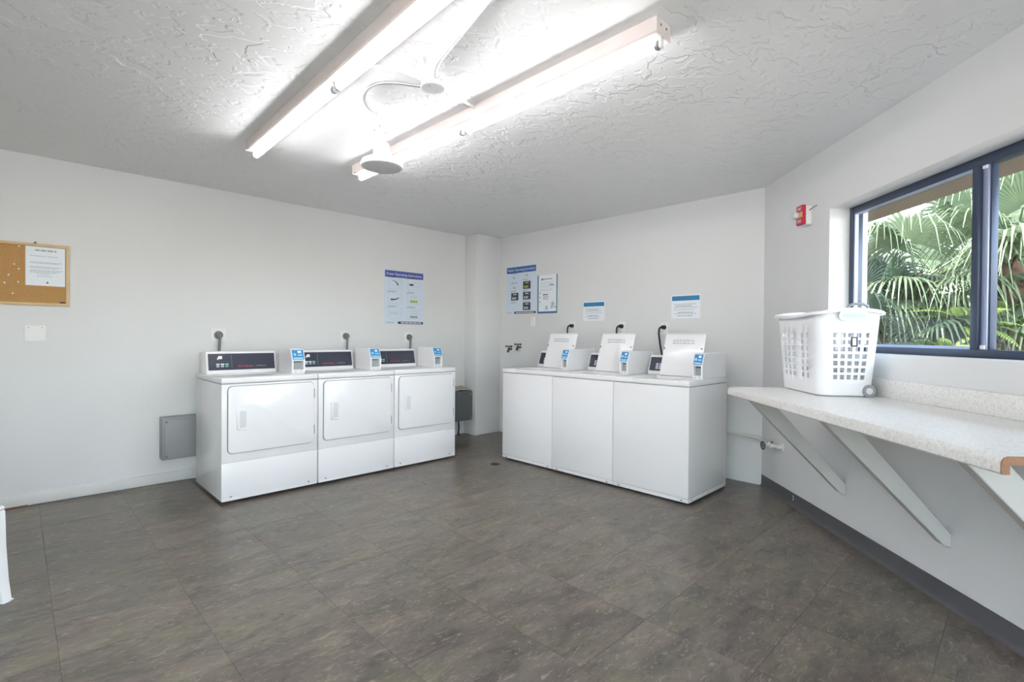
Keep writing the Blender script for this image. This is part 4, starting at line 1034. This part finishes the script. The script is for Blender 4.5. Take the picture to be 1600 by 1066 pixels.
bk = MB(); bk.box(-0.21, 0.21, 0.215, 0.235, 0.78, 0.85, 0.009, 3); bk.box(-0.215, -0.175, 0.205, 0.228, 0.42, 0.80, 0.008); bk.box(0.175, 0.215, 0.205, 0.228, 0.42, 0.80, 0.008)
bo = bk.build('backrest', 'white_plastic', ch)
for k in range(4): MB().box(-0.14+k*0.078, -0.094+k*0.078, 0.212, 0.226, 0.43, 0.79, 0.004).build('back_slat', 'white_plastic', bo)

# ------------------------------------------------------------------ garden outside the window
GZ = -0.15
g = MB().box(-30, 30, -30, 30, GZ-0.1, GZ).build('garden_ground', 'soil'); struct(g, 'brown mulch ground outside the window')
gw = MB(); gw.box(-14, 14, 8.0, 8.2, GZ, 1.52); tag(gw.build('garden_wall', 'garden_wall', loc=C0, rotz=RANG), 'low pinkish garden wall behind the palms', 'wall', kind='structure')
MB().box(-14, 14, 7.95, 8.25, 1.52, 1.60).build('wall_coping', 'garden_wall', bpy.data.objects['garden_wall'])

def fan_frond(seed, elev, pet=0.55, Rr=0.66, n=38, spread=R(240), droop=0.48):
    rnd = random.Random(seed); bm = bmesh.new()
    ce, se = math.cos(elev), math.sin(elev)
    ex = Vector((ce, 0, se)); ey = Vector((0, 1, 0)); ez = Vector((-se, 0, ce))
    # petiole, sagging slightly
    mb = MB(); pts = []
    for k in range(7):
        t = k/6; p = ex*(pet*t); p.z -= 0.10*t*t*pet*ce; pts.append(p)
    mb.tube(pts, [0.013-0.007*k/6 for k in range(7)], 5)
    hub = pts[-1]
    ts = (0.03, 0.24, 0.40, 0.58, 0.78, 1.0)
    da = spread/n
    for j in range(n):
        a = (j+0.5)/n*spread-spread/2
        L = Rr*(0.82+0.22*math.cos(a*0.8))*rnd.uniform(0.92, 1.08)
        dirv = ex*math.cos(a)+ey*math.sin(a); per = -ex*math.sin(a)+ey*math.cos(a)
        sag = droop*rnd.uniform(0.7, 1.35); prev = None
        for t in ts:
            r = L*t; w = r*math.tan(da/2)*1.02 if t <= 0.4 else L*0.4*math.tan(da/2)*max(0.12, 1-(t-0.4)/0.6)*1.0
            c = hub + dirv*r - ez*(0.16*abs(math.sin(a/2))*r)
            if t > 0.4: c = c + Vector((0, 0, -1))*sag*L*((t-0.4)/0.6)**1.7*(0.75+0.5*abs(ce)) - dirv*0.12*L*((t-0.4)/0.6)**2*sag*2
            ridge = ez*(0.35*w)
            cur = (mb.bm.verts.new(c-per*w), mb.bm.verts.new(c+ridge), mb.bm.verts.new(c+per*w))
            if prev:
                mb.bm.faces.new((prev[0], prev[1], cur[1], cur[0])); mb.bm.faces.new((prev[1], prev[2], cur[2], cur[1]))
            prev = cur
    bm.free()
    return mb
ELEV = [R(e) for e in (78, 58, 40, 22, 5, -14, -34, -55)]
FR = {}
for key in ('palm', 'palm_dark'):
    FR[key] = [[fan_frond(s*10+i, e).mesh('frond', key, smooth=False) for i, e in enumerate(ELEV)] for s in (1, 2)]
def palm(label, pos, crown, nf, scale, key='palm', seed=1, trunk_r=0.11, spread_lo=7, lo=0.0):
    rnd = random.Random(seed)
    t = thing('fan_palm', label, 'palm', (pos.x, pos.y, GZ), 0, 'fan palms outside the window')
    h = crown-GZ; m = MB(); prof = []
    for k in range(15):
        z = h*k/14; prof.append((trunk_r*(1.12 if k % 2 else 0.95)*(1.25-0.3*k/14), z))
    m.lathe(prof+[(0.0, h+0.04)], 14); m.build('trunk', 'trunk', t)
    bt = MB()
    for k in range(26):
        a = k*2.399; z = h*(0.55+0.45*k/26); r = trunk_r*1.0
        p0 = Vector((r*math.cos(a), r*math.sin(a), z)); p1 = p0+Vector((0.10*math.cos(a), 0.10*math.sin(a), rnd.uniform(0.08, 0.2)))
        bt.tube([p0, (p0+p1)/2+Vector((0, 0, 0.01)), p1], [0.030, 0.02, 0.008], 5)
    bt.build('trunk_boots', 'boot', t)
    for k in range(nf):
        a = k*2.39996+rnd.uniform(-0.3, 0.3); i = min(len(ELEV)-1, int(lo+(k+0.5)/nf*(spread_lo-lo)+rnd.uniform(-0.4, 0.9)))
        o = bpy.data.objects.new('frond', FR[key][k % 2][max(0, i)]); COL.objects.link(o); o.parent = t
        o.location = (0.04*math.cos(a), 0.04*math.sin(a), h-0.02*i)
        s = scale*rnd.uniform(0.85, 1.12); o.scale = (s, s, s); o.rotation_euler = (0, 0, a)
    return t
palm('tall fan palm with drooping leaf tips, the fullest crown beyond the fixed pane', camxy(4.30, 5.35), 1.88, 28, 1.0, 'palm', 3, 0.10, 7, 1.8)
palm('fan palm with shaggy reddish-brown trunk beyond the sliding pane', camxy(4.85, 4.95), 1.95, 26, 1.05, 'palm', 5, 0.15, 6)
palm('fan palm with high crown standing behind the fullest palm', camxy(6.75, 7.0), 2.85, 26, 1.15, 'palm', 8, 0.11)
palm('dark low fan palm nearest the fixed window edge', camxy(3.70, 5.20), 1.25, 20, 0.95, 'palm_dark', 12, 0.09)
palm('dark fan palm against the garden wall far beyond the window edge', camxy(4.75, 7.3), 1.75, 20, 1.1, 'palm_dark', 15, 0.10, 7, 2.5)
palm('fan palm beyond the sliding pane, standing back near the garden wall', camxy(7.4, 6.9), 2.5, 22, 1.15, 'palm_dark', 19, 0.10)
palm('low fan palm close to the house beyond the far end of the window', camxy(6.0, 4.2), 1.7, 22, 1.0, 'palm', 23, 0.10)

def fern_frond(seed, L=0.55):
    rnd = random.Random(seed); mb = MB(); n = 22
    P_ = [Vector((L*t*0.82, 0, 0.45*L*t-0.62*L*t*t)) for t in [k/n for k in range(n+1)]]
    mb.tube(P_, [0.005-0.0035*k/n for k in range(n+1)], 4)
    for k in range(2, n):
        t = k/n; w = 0.085*math.sin(PI*min(1, t*0.9+0.12))**0.7*(L/0.55)
        d = (P_[k+1]-P_[k-1]).normalized()
        for sg in (-1, 1):
            side = Vector((0, sg, 0)); b = P_[k]; hw = 0.011*(L/0.55)
            tip = b+side*w+d*w*0.35-Vector((0, 0, w*0.25))
            v = [mb.bm.verts.new(q) for q in (b-d*hw*0.6, b+side*w*0.5+d*(w*0.15-hw), tip, b+side*w*0.5+d*(w*0.15+hw), b+d*hw*0.6)]
            mb.bm.faces.new(v)
    return mb
FERN = [fern_frond(s).mesh('fern_frond', 'fern', smooth=False) for s in (1, 2, 3)]
def fern(label, pos, z, nf, scale, seed):
    rnd = random.Random(seed)
    t = thing('fern', label, 'fern', (pos.x, pos.y, GZ), 0, 'ferns among the palms')
    mb = MB(); mb.tube([(0, 0, 0), (0.02, 0.01, (z-GZ)*0.5), (0, 0, z-GZ)], [0.05, 0.035, 0.03], 8); mb.build('stem', 'trunk', t)
    for k in range(nf):
        a = k*2.4+rnd.uniform(-.3, .3); o = bpy.data.objects.new('frond', FERN[k % 3]); COL.objects.link(o); o.parent = t
        o.location = (0, 0, z-GZ-0.02*rnd.random()); s = scale*rnd.uniform(0.7, 1.15); o.scale = (s, s, s)
        o.rotation_euler = (0, -rnd.uniform(-0.3, 0.75), a)
fern('bright green arching fern beyond the window, tallest of the ferns', camxy(4.12, 4.55), 1.30, 22, 1.0, 4)
fern('low fern in front of the garden wall beyond the fixed pane', camxy(3.85, 4.45), 1.08, 18, 0.85, 6)
fern('fern at the foot of the shaggy-trunked palm', camxy(4.45, 4.62), 1.38, 20, 0.9, 9)

def shrub(label, pos, z, rad, nl, seed, hgt):
    rnd = random.Random(seed)
    t = thing('leafy_shrub', label, 'shrub', (pos.x, pos.y, GZ), 0, 'shrubs outside the window')
    st = MB()
    for k in range(9):
        a = k*2.4; e = Vector((rad*0.7*math.cos(a)*rnd.random(), rad*0.7*math.sin(a)*rnd.random(), (z-GZ)*rnd.uniform(0.6, 1.0)))
        st.tube([(0.02*math.cos(a), 0.02*math.sin(a), 0), e*0.5+Vector((0, 0, 0.06)), e], [0.014, 0.009, 0.004], 5)
    st.build('stems', 'trunk', t)
    lf = MB()
    for k in range(nl):
        d = Vector((rnd.gauss(0, 1), rnd.gauss(0, 1), rnd.gauss(0, 1))).normalized()
        c = Vector((d.x*rad, d.y*rad, d.z*hgt))*rnd.uniform(0.55, 1.0)**0.6; c.z += z-GZ-hgt*0.5
        if c.z < 0.02: c.z = 0.02+0.1*rnd.random()
        L = rnd.uniform(0.06, 0.12); w = L*0.24
        o_ = (d+Vector((rnd.uniform(-.6, .6), rnd.uniform(-.6, .6), rnd.uniform(-.3, .5)))).normalized(); s_ = o_.cross(Vector((0, 0, 1)))
        if s_.length < 0.1: continue
        s_.normalize(); dn = Vector((0, 0, -0.25*L))
        v = [lf.bm.verts.new(q) for q in (c, c+o_*L*0.4+s_*w, c+o_*L+dn, c+o_*L*0.4-s_*w)]
        lf.bm.faces.new(v)
    f_ = lf.build('foliage', 'shrub', t, smooth=False); f_['kind'] = 'stuff'
shrub('glossy-leaved shrub at the foot of the shaggy-trunked palm', camxy(4.60, 4.62), 1.28, 0.42, 900, 3, 0.50)
shrub('leafy shrub beyond the far end of the window', camxy(5.4, 4.5), 1.15, 0.55, 800, 8, 0.6)
